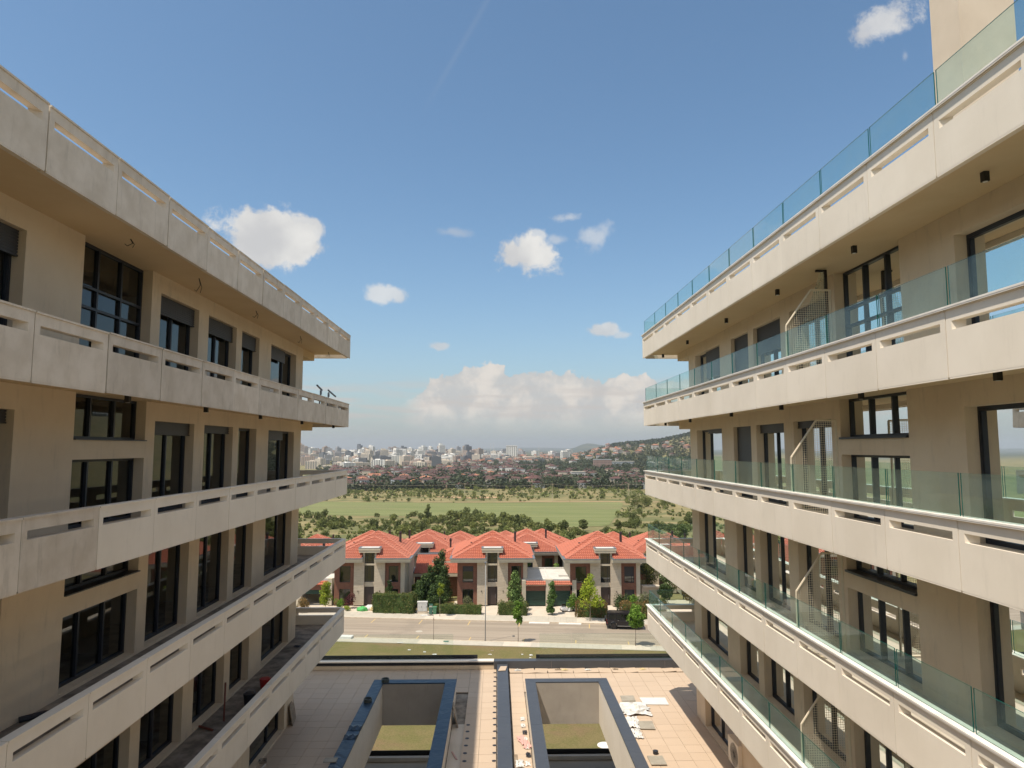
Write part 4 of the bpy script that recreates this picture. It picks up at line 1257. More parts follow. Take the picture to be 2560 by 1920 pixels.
def hip_tiles(x0, x1, y0, y1, z0, rise, lift=0.0, mb=None, ridge_mb=None, notch=None):
    """hip roof, ridge along Y; returns apex points"""
    mb = mb or MB(); w = (x1 - x0) / 2; cx = (x0 + x1) / 2
    yr0, yr1 = y0 + w, y1 - w
    if yr1 < yr0: yr0 = yr1 = (y0 + y1) / 2
    hl = math.hypot(w, rise); f0 = yr0 - y0; fl = math.hypot(f0, rise)
    Ly = y1 - y0
    tiled_plane(mb, (cx, y0, z0), (1, 0, 0), (0, f0, rise), lambda t: (-w * (1 - t / fl), w * (1 - t / fl)), fl, lift=lift)
    f1 = y1 - yr1; fl1 = math.hypot(f1, rise)
    tiled_plane(mb, (cx, y1, z0), (-1, 0, 0), (0, -f1, rise), lambda t: (-w * (1 - t / fl1), w * (1 - t / fl1)), fl1, lift=lift)
    tiled_plane(mb, (x0, y0, z0), (0, 1, 0), (w, 0, rise), lambda t: (f0 * t / hl, Ly - f1 * t / hl), hl, lift=lift)
    tiled_plane(mb, (x1, y0, z0), (0, 1, 0), (-w, 0, rise), lambda t: (f0 * t / hl, Ly - f1 * t / hl), hl, lift=lift)
    # solid underneath
    A = [(x0, y0, z0), (x1, y0, z0), (x1, y1, z0), (x0, y1, z0)]; r0 = (cx, yr0, z0 + rise); r1 = (cx, yr1, z0 + rise)
    if notch:
        nw, ny = notch; zn = z0 + (ny - y0) * rise / f0
        mb.poly([A[0], (-nw, y0, z0), (-nw, ny, zn), (0, ny, zn), r0]); mb.poly([A[1], r0, (0, ny, zn), (nw, ny, zn), (nw, y0, z0)])
    else: mb.poly([A[0], A[1], r0])
    mb.poly([A[2], A[3], r1]); mb.poly([A[1], A[2], r1, r0]); mb.poly([A[3], A[0], r0, r1])
    if not notch: mb.poly([A[3], A[2], A[1], A[0]])
    if ridge_mb is not None:
        for a, b in ((A[0], r0), (A[1], r0), (A[2], r1), (A[3], r1), (r0, r1)):
            a = Vector(a); b = Vector(b); n = max(1, int((b - a).length / .42))
            for k in range(n):
                p = a.lerp(b, k / n) + Vector((0, 0, .055 + lift)); q_ = a.lerp(b, (k + 1.04) / n) + Vector((0, 0, .04 + lift))
                ridge_mb.tube([p, q_], .10, 6, r1=.085)
    return mb, r0, r1

VILLA = {}
def villa_parts(t, flip, detail=True, variant=0):
    """all in the villa's frame: facade on y=0, ground z=0"""
    f = -1 if flip else 1
    EH = 6.12; hw = 5.05; dep = 11.5
    def key(n): return (n, flip, variant)
    def put(name, fn, mat, parent=t, **k):
        kk = key(name)
        if kk not in VILLA:
            VILLA[kk] = fn().mesh(name.rstrip('0123456789_'), mat, recalc=k.get('recalc', False))
        return link(VILLA[kk].name.split('.')[0], VILLA[kk], parent)
    def X(a, b): return (f * a, f * b)
    # brick bays
    def walls(sgn):
        mb = MB()
        for sgn in (sgn,):
            a, b = (-hw, -2.2) if sgn < 0 else (2.25, hw - .6)
            wa, wb = (-4.3, -2.75) if sgn < 0 else (2.75, 4.15)
            for (p, q, z0, z1) in ((a, wa, 0, EH), (wb, b, 0, EH), (wa, wb, 0, .25), (wa, wb, 2.2, 3.15), (wa, wb, 5.45, EH)):
                mb.box(f * p, f * q, 0, .3, z0, z1)
        return mb
    put('wall_1', lambda: walls(-1), M['brick']); put('wall_2', lambda: walls(1), M['brick'])
    def side():
        mb = MB()
        mb.box(f * -hw, f * (-hw + .25), .301, dep, 0, EH); mb.box(f * (hw - .25), f * hw, .301, dep, 0, EH); mb.box(f * (-hw + .25), f * (hw - .25), dep - .25, dep, 0, EH)
        mb.box(f * (hw - .6), f * hw, .05, .3, 0, EH)
        for yy in (2.2, 3.2, 4.2): mb.box(f * hw, f * (hw + .12), yy, yy + .25, 0, EH)
        return mb
    put('side_wall', side, M['eave'])
    def stone(which):
        mb = MB()
        for (p, q) in (((-2.2, -.72), (.72, 2.25))[which],):
            z = 0; r = 0
            while z < EH:
                h = min(.46, EH - z); x = p; rg = random.Random(int(z * 10) + (3 if p > 0 else 0))
                while x < q - .01:
                    w = min(rg.choice((.5, .75, 1.0)), q - x)
                    if q - x - w < .2: w = q - x
                    mb.box(f * (x + .004), f * (x + w - .004), -.30, .3, z + .003, z + h - .003); x += w
                z += h; r += 1
        return mb
    put('stone_pier_1', lambda: stone(0), M['stone']); put('stone_pier_2', lambda: stone(1), M['stone'])
    put('spandrel', lambda: MB().box(-.715, .715, -.02, .3, 2.55, 3.2), M['stone'])
    # openings: window frames with panes
    def win(nm, x0, x1, z0, z1, y, bars=(), blind=None):
        def fr():
            mb = MB(); g = .06
            mb.box(f * x0, f * x1, y, y + .08, z0, z0 + g); mb.box(f * x0, f * x1, y, y + .08, z1 - g, z1)
            mb.box(f * x0, f * (x0 + g), y, y + .08, z0 + g, z1 - g); mb.box(f * (x1 - g), f * x1, y, y + .08, z0 + g, z1 - g)
            for bx in bars: mb.box(f * (bx - .03), f * (bx + .03), y, y + .08, z0 + g, z1 - g)
            return mb
        o = put(nm, fr, M['frame'])
        put(nm.replace('window', 'pane'), lambda: MB().quad((f * x0, y + .06, z0), (f * x1, y + .06, z0), (f * x1, y + .06, z1), (f * x0, y + .06, z1)), M['house_pane'], o)
        if blind: put(nm.replace('window', 'roller_blind'), lambda: MB().box(f * x0 + .0, f * x1, y + .012, y + .05, z1 - blind, z1 - .06), M['blind'], o)
        return o
    bl = {0: (0, 0, 0, 0), 1: (.9, 0, 0, 0), 2: (.75, 0, .0, 0), 3: (0, 1.4, 0, 1.6)}[variant]
    win('window_1', -4.3, -2.75, 3.15, 5.45, .12, (), bl[0]); win('window_2', 2.75, 4.15, 3.15, 5.45, .12, (3.8,), bl[1])
    win('window_3', -4.3, -2.75, .25, 2.2, .12, (-3.5,), bl[2]); win('window_4', 2.75, 4.15, .25, 2.2, .12, (), bl[3])
    win('window_5', -.7, .7, 3.2, 5.55, -.0, (-.35, .35)); win('window_6', -.7, .7, 5.85, 7.41, -.0, (-.35, .35))
    put('transom', lambda: MB().box(-.7, .7, -.06, .2, 5.56, 5.84), M['eave'])
    d = put('door', lambda: MB().box(f * -.68, f * .62, .08, .16, .02, 2.5), M['door'])
    put('handle', lambda: MB().box(f * .44, f * .48, .02, .079, .9, 1.5), M['steel'], d)
    if detail:
        put('wall_lamp', lambda: MB().box(-1.6, -1.5, -.40, -.301, 1.9, 2.05).box(1.5, 1.6, -.40, -.301, 1.9, 2.05), M['black'])
    # inner mass behind the glass so rooms read dark
    put('floor_slab', lambda: MB().box(-hw + .26, hw - .26, .5, dep - .3, 2.7, 2.9).box(-hw + .26, hw - .26, 3.5, 3.6, .01, 2.69).box(-hw + .26, hw - .26, 3.5, 3.6, 2.91, EH - .01), M['interior'])
    # eaves, gutters
    def eaves():
        mb = MB()
        for (a, b) in ((-6.0, -.85), (.85, 6.0)):
            mb.box(a, b, -1.2, .29, EH, EH + .26); mb.box(a, b, -1.28, .29, EH + .261, EH + .52)
        mb.box(-6.0, 6.0, .291, 12.4, EH, EH + .26); mb.box(-6.08, 6.08, .291, 12.48, EH + .261, EH + .52)
        return mb
    put('eave', eaves, M['eave'])
    def gut():
        mb = MB()
        mb.box(-6.12, -.85, -1.34, -1.1, EH + .521, EH + .60); mb.box(.85, 6.12, -1.34, -1.1, EH + .521, EH + .60)
        mb.box(-6.14, -5.8, -1.099, 12.5, EH + .521, EH + .60); mb.box(5.8, 6.14, -1.099, 12.5, EH + .521, EH + .60)
        mb.box(-1.14, -.85, -1.099, -.2, EH + .521, EH + .66); mb.box(.85, 1.14, -1.099, -.2, EH + .521, EH + .66)
        return mb
    put('gutter', gut, M['zinc'])
    rk = ('roofmesh', variant % 2)
    if rk not in VILLA:
        mb = MB(); rb = MB()
        hip_tiles(-5.75, 5.75, -1.05, 9.6, EH + .53, 2.45, 0, mb, rb, (1.0, .55))
        hip_tiles(-6.0, 6.0, 1.6, 12.3, EH + .53, 2.95, 0.0, mb, rb)
        # cut the tiles where the entrance bay rises through the eave
        keep = [k for k, fc in enumerate(mb.f) if not (abs(sum(mb.v[i][0] for i in fc) / len(fc)) < 1.05 and sum(mb.v[i][1] for i in fc) / len(fc) < .55 and len(fc) == 4 and max(mb.v[i][0] for i in fc) - min(mb.v[i][0] for i in fc) < 3)]
        mb.f = [mb.f[k] for k in keep]; mb.mi = [0] * len(mb.f)
        VILLA[rk] = (mb.mesh('roof_tiles', M['rooftile']), rb.mesh('ridge_tiles', M['ridge']))
    o = link('roof', VILLA[rk][0], t); o['kind'] = 'stuff'
    o2 = link('ridge_tiles', VILLA[rk][1], o); o2['kind'] = 'stuff'
    def dorm():
        mb = MB()
        mb.box(-1.5, 1.5, -.5, 1.1, 7.42, 7.76); mb.box(-1.56, 1.56, -.56, 1.15, 7.761, 8.06)
        mb.box(-.98, -.71, -.1, 2.2, EH + .02, 7.419); mb.box(.71, .98, -.1, 2.2, EH + .02, 7.419)
        return mb
    dm = put('dormer', dorm, M['eave'])
    put('dormer_capping', lambda: MB().box(-1.58, 1.58, -.58, -.4, 8.061, 8.11).box(-1.58, -1.3, -.399, 1.15, 8.061, 8.11).box(1.3, 1.58, -.399, 1.15, 8.061, 8.11), M['zinc'], dm)
    put('dormer_roof', lambda: MB().box(-1.29, 1.29, -.39, 1.15, 8.061, 8.08), M['flatroof'], dm)
    ch = put('chimney', lambda: MB().box(f * 3.3, f * 3.62, 6.4, 6.75, 7.4, 9.35).box(f * 3.25, f * 3.67, 6.35, 6.8, 9.351, 9.42).box(f * 3.3, f * 3.62, 6.4, 6.75, 9.47, 9.6), M['chimney_dark'])
    put('vent_pipe', lambda: MB().cyl((f * -3.2, 4.4, 7.7), (0, 0, 1), .09, .5, 8).cyl((f * -3.2, 4.4, 8.2), (0, 0, 1), .16, .1, 8).cyl((f * -.5, 7.6, 9.0), (0, 0, 1), .08, .45, 8).cyl((f * -.5, 7.6, 9.45), (0, 0, 1), .14, .1, 8), M['chimney_dark'])

def villa(label, x, y, z, flip=False, variant=0, group=None, rot=0):
    t = thing('villa', label, 'house', (x, y, z), rot, group)
    villa_parts(t, flip, True, variant)
    return t
villa('red roofed villa farthest left, half hidden behind the left balconies, white bags at its door', -18.35, 101.2, GZ + .2, False, 0)
villa('middle villa with a half lowered dark blind in its upper left window', -.6, 100.8, GZ + .2, False, 2)
villa('right hand villa behind the parked black car, yellow green tree in its forecourt', 15.65, 100.0, GZ + .2, False, 3)
villa('villa out of the gap beyond the right block, seen in window reflections', 33.5, 98.0, GZ + .2, True, 1, 'villas farther along the street')
villa('villa out of the gap beyond the left block, seen in window reflections', -37.5, 103.5, GZ + .2, True, 1, 'villas farther along the street')
# rows behind: same kind, falling with the slope
back = [(-31, 118, 1, 1), (-23.5, 124, 0, 0), (-12.5, 121, 1, 1), (-4.5, 127, 0, 0), (5.5, 119.5, 0, 1), (8.8, 127, 1, 0), (17.5, 123.5, 0, 1), (28.5, 119, 0, 0),
        (-38, 141, 0, 0), (-20, 143, 1, 1), (-8, 146, 1, 0), (2, 143, 0, 1), (13, 145, 1, 1), (25, 141, 0, 0), (36, 138, 0, 1), (46, 124, 1, 0), (-50, 126, 0, 0)]
wherev = {0: 'left of', 1: 'behind'}
for k, (x, y, fl, v) in enumerate(back):
    row = 'second' if y < 130 else 'third'
    same = sorted(b[0] for b in back if (b[1] < 130) == (y < 130)); nth = same.index(x)
    NTH = ['first', 'second', 'third', 'fourth', 'fifth', 'sixth', 'seventh', 'eighth', 'ninth', 'tenth', 'eleventh']
    villa('red hip roofed villa, %s from the left in the %s row back from the street' % (NTH[nth], row), x, y, H(x, y) + (0.15 if y < 130 else -.2), bool(fl), v, 'villas of the %s row' % row, rot=math.pi if k % 3 == 0 else 0)

# twin garages between the middle and right villa
gar = thing('garage', 'twin garage with flat pale roof and two dark green doors between two villas', 'garage', (7.55, 100.0, GZ + .15))
MB().box(-3.9, -3.35, -.15, .5, 0, 3.62).box(-.5, .5, -.3, .5, 0, 3.75).box(3.3, 3.9, -.15, .5, 0, 3.62).build('pillar', M['eave'], gar)
MB().box(-3.349, -.501, .0, .4, 2.15, 2.85).box(.501, 3.299, .0, .4, 2.15, 2.85).build('brick_band', M['brick'], gar)
MB().box(-3.349, -.501, -.12, .4, 2.86, 3.0).box(.501, 3.299, -.12, .4, 2.86, 3.0).build('lintel', M['eave'], gar)
mb = MB(); tiled_plane(mb, (-1.925, -.35, 3.0), (1, 0, 0), (0, .7, .45), lambda t: (-1.42, 1.42), .83); tiled_plane(mb, (1.9, -.35, 3.0), (1, 0, 0), (0, .7, .45), lambda t: (-1.39, 1.39), .83)
tag(mb.build('pent_tiles', M['rooftile'], gar), kind='stuff')
MB().box(-3.9, 3.9, .501, 9.0, 3.3, 3.66).box(-3.95, 3.95, 8.8, 9.1, 3.661, 3.9).box(-.08, .08, .501, 8.79, 3.661, 3.75).box(1.6, 3.0, 2.4, 3.2, 3.661, 3.9).build('flat_roof', M['flatroof'], gar)
MB().box(-3.9, -3.6, .501, 9.0, 0, 3.299).box(3.6, 3.9, .501, 9.0, 0, 3.299).box(-3.6, 3.6, 8.7, 9.0, 0, 3.299).build('side_wall', M['eave'], gar)
for (a, b) in ((-3.34, -.51), (.51, 3.29)):
    o = MB().box(a, b, .30, .33, .02, 2.14).build('garage_door', M['green_door'], gar)
    for k in range(5): MB().box(a + .02, b - .02, .275, .2995, .04 + k * .42, .04 + k * .42 + .40).build('door_panel', M['green_door'], o)
# left garage
g2 = thing('garage', 'single garage left of the first villa with its green door half open', 'garage', (-26.2, 101.3, GZ + .15))
MB().box(-2.6, -1.85, -.15, .5, 0, 3.6).box(1.9, 2.5, -.15, .5, 0, 3.75).build('pillar', M['eave'], g2)
MB().box(-1.849, 1.899, 0, .4, 2.15, 2.85).build('brick_band', M['brick'], g2)
mb = MB(); tiled_plane(mb, (0, -.35, 2.9), (1, 0, 0), (0, .7, .45), lambda t: (-1.85, 1.85), .83); tag(mb.build('pent_tiles', M['rooftile'], g2), kind='stuff')
MB().box(-2.6, 2.5, .501, 7, 3.3, 3.66).build('flat_roof', M['flatroof'], g2)
MB().box(-2.6, -2.3, .501, 7, 0, 3.299).box(2.2, 2.5, .501, 7, 0, 3.299).box(-2.3, 2.2, 6.7, 7, 0, 3.299).build('side_wall', M['interior'], g2)
MB().box(-1.84, 1.89, .3, .34, 1.5, 2.14).build('garage_door', M['green_door'], g2)
# link house with a lower tiled roof behind the conifers
lk = thing('annex', 'low annex with a straight red tiled roof between the first two villas', 'house', (-9.3, 112.5, H(-9.3, 112.5)))
MB().box(-3.9, 3.9, 0, 6, 0, 3.3).build('wall', M['brick'], lk)
MB().box(-4.2, 4.2, -.9, 6.3, 3.301, 3.75).box(-4.2, -3.9, -.8, -.5, 0, 3.3).build('eave', M['eave'], lk)
mb = MB(); tiled_plane(mb, (0, -.85, 3.78), (1, 0, 0), (0, 5.5, 2.1), lambda t: (-3.9, 3.9), 5.9)
mb.poly([(-3.9, -.85, 3.76), (3.9, -.85, 3.76), (3.9, 4.65, 5.86), (-3.9, 4.65, 5.86)]).poly([(-3.9, -.85, 3.76), (-3.9, 4.65, 5.86), (-3.9, 4.65, 3.76)]).poly([(3.9, -.85, 3.76), (3.9, 4.65, 3.76), (3.9, 4.65, 5.86)])
tag(mb.build('roof', M['rooftile'], lk), kind='stuff')
MB().box(-4.25, -3.9, -.9, 5.2, 3.9, 4.1).box(3.9, 4.25, -.9, 5.2, 3.9, 4.1).box(-4.25, 4.25, 4.65, 5.2, 5.8, 6.1).build('gutter', M['zinc'], lk)
w = MB().box(-2.4, -.6, -.06, -.002, 1.2, 2.7).build('window', M['frame'], lk); MB().quad((-2.3, -.07, 1.28), (-.7, -.07, 1.28), (-.7, -.07, 2.62), (-2.3, -.07, 2.62)).build('pane', M['house_pane'], w)
# pool patio
struct(MB().box(-14.2, -10.8, 106.5, 110, GZ - .6, GZ - .25).build('patio', M['pave_pale'], None))
struct(MB().box(-13.6, -12.2, 106.8, 109.6, GZ - .249, GZ - .23).build('pool_cover', M['balcony_tile'], None))

# front steps
st = thing('front_steps', 'pale stone steps up to the right villa door behind the car', 'steps', (15.75, 97.0, GZ + .06))
for k in range(4): MB().box(-.75, .75, -2.2 + k * .55, 2.6, .06 * k + .001, .06 * (k + 1)).build('step', M['pave_pale'], st)

# ------------------------------------------------------------------ plants round the villas
g0 = GZ + .06
make_hedge('hedge', 'tall dense dark hedge in front of the first villa, left of the grey cabinet', -17.0, -11.2, 96.2, 97.8, g0, 2.55, 'leaf_hedge', 3, 75, .09, skew=1)
make_hedge('hedge', 'low clipped hedge in front of the middle villa behind the green bins', -8.6, -2.0, 95.6, 96.6, g0, 1.25, 'leaf_hedge', 4, 85, .08, skew=1)
make_hedge('hedge', 'clipped hedge block under the leafy shrub by the middle villa door', .3, 4.2, 94.9, 96.2, g0, 1.55, 'leaf_hedge', 5, 85, .08, skew=1)
make_hedge('hedge', 'broad rusty green hedge beneath the yellow green tree', 10.9, 14.95, 93.2, 96.2, g0, 1.7, 'leaf_rusty', 6, 80, .09, skew=1)
make_hedge('hedge', 'rusty green hedge behind the parked black car', 16.75, 22.5, 92.3, 94.2, g0, 1.9, 'leaf_rusty', 7, 80, .09, skew=1)
make_hedge('hedge', 'short yellowing hedge in front of the low annex', -14.6, -9.6, 109.8, 110.8, GZ - .7, 1.9, 'leaf_lime', 8, 70, .10)
for k, (x, y, h, w) in enumerate(((-8.4, 107.5, 7.4, 1.9), (-9.0, 105.2, 6.6, 1.9), (-9.7, 103.2, 5.7, 1.8), (-10.4, 101.5, 4.8, 1.7), (-11.0, 100.2, 4.0, 1.6), (-7.7, 104.0, 5.6, 1.8), (-8.3, 101.5, 4.6, 1.7), (-9.0, 99.6, 3.6, 1.5))):
    make_tree('conifer', ['tallest dark conifer at the back of the row between the first two villas', 'second tallest dark conifer in the row between the first two villas', 'dark conifer in the middle of the left file between the villas', 'short dark conifer toward the front of the left file', 'shortest left conifer just behind the tall dark hedge',
              'tall dark conifer against the wall of the middle villa', 'medium dark conifer beside the middle villa', 'small dark conifer nearest the bins beside the middle villa'][k], 'conifer', (x, y, GZ - .1), h, w, .1, 'leaf_conifer', 'cone', 3600, .13, 20 + k, 30, .09)
make_tree('street_tree', 'young lime green street tree in front of the garage at the left', 'tree', (-23.6, 97.5, g0), 4.3, 1.1, .9, 'leaf_lime', 'column', 2000, .11, 41, 22, .05, 'bark_pale')
make_bush('shrub', 'rusty and green bush at the far left beside the garage drive', 'bush', (-26.6, 97.6, g0), 1.3, 1.9, 'leaf_rusty', 1300, .09, 42)
make_bush('shrub', 'round green bush left of the purple shrub', 'bush', (-22.1, 99.2, g0), .95, 1.5, 'leaf_green', 1100, .08, 43)
make_bush('shrub', 'purple leaved shrub beside the first villa door', 'bush', (-20.9, 99.6, g0), 1.0, 2.2, 'leaf_purple', 1300, .08, 44)
make_bush('shrub', 'small yellow green plant in front of the purple shrub', 'bush', (-20.8, 98.3, g0), .6, .7, 'leaf_lime', 500, .07, 45)
make_tree('garden_tree', 'dark green small tree under the right window of the first villa', 'tree', (-15.2, 99.3, g0), 4.1, 1.1, 1.2, 'leaf_dark', 'cone', 1600, .11, 46, 14, .06)
make_tree('street_tree', 'thin street tree with a small lime crown next to the green bins', 'tree', (-7.61, 94.4, GZ + .13), 4.5, .75, 2.5, 'leaf_lime', 'round', 700, .11, 47, 8, .04, 'bark_pale')
make_bush('shrub', 'round grey green bush below the left window of the middle villa', 'bush', (-3.9, 98.8, g0), 1.15, 2.0, 'leaf_olive', 1700, .07, 48)
make_bush('shrub', 'small pale flowering plant left of the round grey green bush', 'bush', (-5.6, 98.0, g0), .6, .8, 'leaf_blossom', 500, .07, 49)
make_tree('garden_tree', 'leafy shrub tree rising above the hedge right of the middle villa door', 'tree', (2.7, 97.3, g0), 5.7, 1.95, .5, 'leaf_shrub', 'cone', 3600, .12, 50, 26, .06)
make_tree('columnar_conifer', 'narrow light green conifer between the two garage drives', 'conifer', (7.55, 95.2, g0), 4.6, .85, .05, 'leaf_conifer_light' if 'leaf_conifer_light' in M else 'leaf_conifer', 'column', 3400, .10, 51, 34, .05)
make_tree('garden_tree', 'yellow green tree in front of the right villa', 'tree', (12.25, 91.6, GZ + .13), 6.3, 2.1, 1.5, 'leaf_lime', 'cone', 2400, .12, 52, 26, .06, 'bark_pale')
make_bush('shrub', 'dark green bush left of the yellow green tree by the garage', 'bush', (10.5, 97.3, g0), 1.1, 2.6, 'leaf_green', 1300, .10, 53)
for k, (x, y, r, h, lf, lab) in enumerate(((17.3, 96.8, 1.35, 3.0, 'leaf_dark', 'dark green bush right of the right villa steps'), (19.0, 96.5, 1.2, 2.4, 'leaf_green', 'bright green bush under the right window of the right villa'), (20.9, 96.4, 1.4, 2.7, 'leaf_olive', 'grey green bush at the corner of the right villa'), (22.6, 95.8, 1.3, 2.5, 'leaf_hedge', 'green bush between the corner of the right villa and the balcony'))):
    make_bush('shrub', lab, 'bush', (x, y, g0), r, h, lf, 1500, .10, 60 + k)
for k, (x, y, h, w, lf, lab) in enumerate(((23.4, 106, 7.2, 2.2, 'leaf_hedge', 'tall loose green tree right of the right villa'), (26.0, 104.5, 6.2, 2.0, 'leaf_blossom', 'white flowering tree right of the right villa'), (28.2, 105, 6.5, 2.2, 'leaf_hedge', 'green tree behind the white flowering tree'), (27.6, 99.5, 4.6, 1.7, 'leaf_rusty', 'rusty leaved small tree seen through the lowest balcony glass'), (28.6, 95.5, 5.6, 1.5, 'leaf_lime', 'bright lime tree seen above the lowest right balcony'), (31, 99, 5.2, 1.8, 'leaf_green', 'green tree right of the bright lime tree'), (24.4, 100.2, 3.2, 1.3, 'leaf_dark', 'low dark tree beyond the corner of the right villa'))):
    make_tree('garden_tree', lab, 'tree', (x, y, GZ), h, w, .8, lf, 'round', 2200, .13, 70 + k, 16, .08)
make_tree('street_tree', 'round street tree with a bright green crown in front of the black car', 'tree', (15.94, 80.3, GZ + .1), 4.75, 1.38, 1.75, 'leaf_green', 'round', 2300, .13, 81, 16, .045, 'bark')
make_tree('street_tree', 'slim street tree with a narrow green crown near the lamp post', 'tree', (2.54, 82.2, GZ + .1), 4.7, .82, 2.0, 'leaf_green', 'column', 1700, .12, 82, 20, .04, 'bark')
sp = thing('sapling', 'bare staked sapling on the near pavement', 'tree', (-7.44, 83.3, GZ + .1))
MB().tube([(0, 0, 0), (.02, 0, 1.2), (-.02, .02, 2.5)], .03, 6, r1=.018).build('trunk', M['bark'], sp)
mb = MB()
for k in range(8): mb.tube([(0, 0, 2.1 + k * .05), (.12 * math.cos(k * 2.4), .12 * math.sin(k * 2.4), 2.35 + k * .06)], .008, 4)
mb.build('twigs', M['bark'], sp)
for k, (x, y, h, w) in enumerate(((1.5, 113, 4.2, 1.4), (4.8, 112, 5.0, 1.1), (7.2, 112.5, 3.6, 1.5), (9.8, 111, 4.2, 1.4))):
    make_tree('garden_tree', 'small green tree in the back garden behind the flat garage roof', 'tree', (x, y, H(x, y)), h + 1.2, w, .3, 'leaf_green', 'round', 1000, .14, 90 + k, 10, .06, group='back garden trees behind the garages')

# ------------------------------------------------------------------ street furniture and vehicles
lp = thing('street_lamp', 'tall thin grey street lamp on the near pavement', 'street lamp', (-1.3, 82.7, GZ + .1))
MB().tube([(0, 0, 0), (0, 0, 4), (0, 0, 9.0)], .065, 10, r1=.04).build('post', M['lamp_grey'], lp, smooth=True)
MB().box(-.12, .12, -.12, .12, 0, .03).build('base_plate', M['steel'], lp)
MB().box(-.12, .12, -.5, .12, 9.0, 9.10).build('lamp_head', M['steel'], lp)
cb = thing('utility_cabinet', 'grey utility cabinet on the far pavement beside the tall hedge', 'cabinet', (-10.15, 96.35, GZ + .12))
MB().box(-.70, .70, -.2, .2, 0, .28).build('plinth', M['kerb'], cb)
MB().box(-.66, .66, -.2, .2, .281, 1.46).build('casing', M['cabinet'], cb)
MB().box(-.71, .71, -.25, .24, 1.461, 1.58).build('cap', M['white_plastic'], cb)
for a, b in ((-.64, -.01), (.01, .64)):
    o = MB().box(a, b, -.225, -.201, .32, 1.42).build('door', M['cabinet'], cb)
    MB().box(b - .12, b - .07, -.25, -.226, .8, .95).build('handle', M['black'], o)
for (x, lab, mt, op) in ((-8.95, 'dark green wheeled bin with an overfull open lid', 'bin_green', 1), (-8.42, 'lighter green wheeled bin with its lid closed', 'bin_green2', 0)):
    b = thing('wheeled_bin', lab, 'bin', (x, 95.75, GZ + .12))
    m_ = MB(); 
    v0 = [(-.2, -.2, .04), (.2, -.2, .04), (.2, .22, .04), (-.2, .22, .04)]; v1 = [(-.26, -.28, .9), (.26, -.28, .9), (.26, .28, .9), (-.26, .28, .9)]
    for k in range(4): m_.quad(v0[k], v0[(k + 1) % 4], v1[(k + 1) % 4], v1[k])
    m_.quad(*v0[::-1]); m_.quad(*[(a_, b_, .86) for a_, b_, _ in v1])
    m_.box(-.28, .28, -.30, .30, .88, .95)
    m_.build('body', M[mt], b)
    if op:
        o = MB().box(-.27, .27, .29, .33, .95, 1.3).build('lid', M[mt], b); MB().box(-.2, .2, -.2, .2, .951, 1.05).build('rubbish', M['grey_tile'], b)
    else: MB().box(-.28, .28, -.31, .33, .951, 1.0).build('lid', M[mt], b)
    for sx_ in (-.22, .22): MB().cyl((sx_ - .03, .24, .1), (1, 0, 0), .1, .06, 12).build('wheel', M['tyre'], b)
rag('litter', 'pale crumpled packaging on the pavement in front of the bins', 'litter', -9.7, 95.0, GZ + .13, 1.1, .5, M['bag_white'], 71, .1)
rag('litter', 'dark rubbish heap on the pavement in front of the bins', 'litter', -9.0, 95.1, GZ + .13, .9, .4, M['dark_plastic'], 72, .15)
def bag(x, y, r, mat, lab, seed, sx=1.2):
    rg = random.Random(seed); bm = bmesh.new(); bmesh.ops.create_icosphere(bm, subdivisions=3, radius=1)
    for v in bm.verts:
        n_ = 1 + .14 * math.sin(v.co.x * 5 + seed) * math.sin(v.co.y * 6) + rg.uniform(-.07, .07)
        v.co = Vector((v.co.x * r * sx * n_, v.co.y * r * n_, max(-.35 * r, v.co.z * r * .75 * n_) + .35 * r))
    me = bpy.data.meshes.new('rubbish_bag'); bm.to_mesh(me); bm.free(); me.materials.append(mat)
    o = link('rubbish_bag', me, None, (x, y, g0)); tag(o, lab, 'rubbish bag'); return o
bag(-18.75, 98.2, .52, M['bag_green'], 'bright green rubbish bag by the first villa', 1, 1.5)
bag(-17.9, 98.6, .42, M['bag_white'], 'white rubbish bag just right of the green one', 2)
bag(-17.5, 99.4, .40, M['bag_white'], 'white rubbish bag at the back of the heap', 3)
bag(-17.2, 98.5, .45, M['bag_yellow'], 'tan rubbish bag against the tall hedge', 4)
bag(-17.9, 99.9, .40, M['bag_white'], 'white rubbish bag nearest the first villa door', 5, 1.5)
sheet('pallet', 'white slab lying on the near kerb at the left', 'slab', [(-19.5, 84.0), (-17.2, 83.7), (-17.1, 84.6), (-19.4, 84.9)], GZ + .1, M['white_plastic'], .25)
sheet('plank', 'white plank on the near pavement', 'plank', [(-11.5, 81.9), (-10.8, 82.0), (-10.8, 82.2), (-11.5, 82.1)], GZ + .11, M['white_plastic'], .05)
sheet('access_cover', 'bluish access cover in the near pavement', 'cover', [(-6.2 + .8 - .8, 82.3), (-5.6, 82.25), (-5.6, 82.75), (-6.2, 82.8)], GZ + .11, M['bin_green'], .01)
sheet('access_cover', 'round white cover in the lawn seen down the right light shaft', 'cover', [(8.3 + .6 * math.cos(k * .35), 54.2 + .6 * math.sin(k * .35)) for k in range(18)], GZ + .055, M['white_kerb'], .03)
for k in range(14):
    x = R.uniform(-17, 12); y = R.uniform(76, 80)
    rag('litter', 'scrap of pale litter on the grass strip', 'litter', x, y, GZ + .055, R.uniform(.2, .6), R.uniform(.15, .4), M['bag_white'] if k % 4 else M['wood'], 80 + k, .05)['group'] = 'litter scattered on the grass strip'

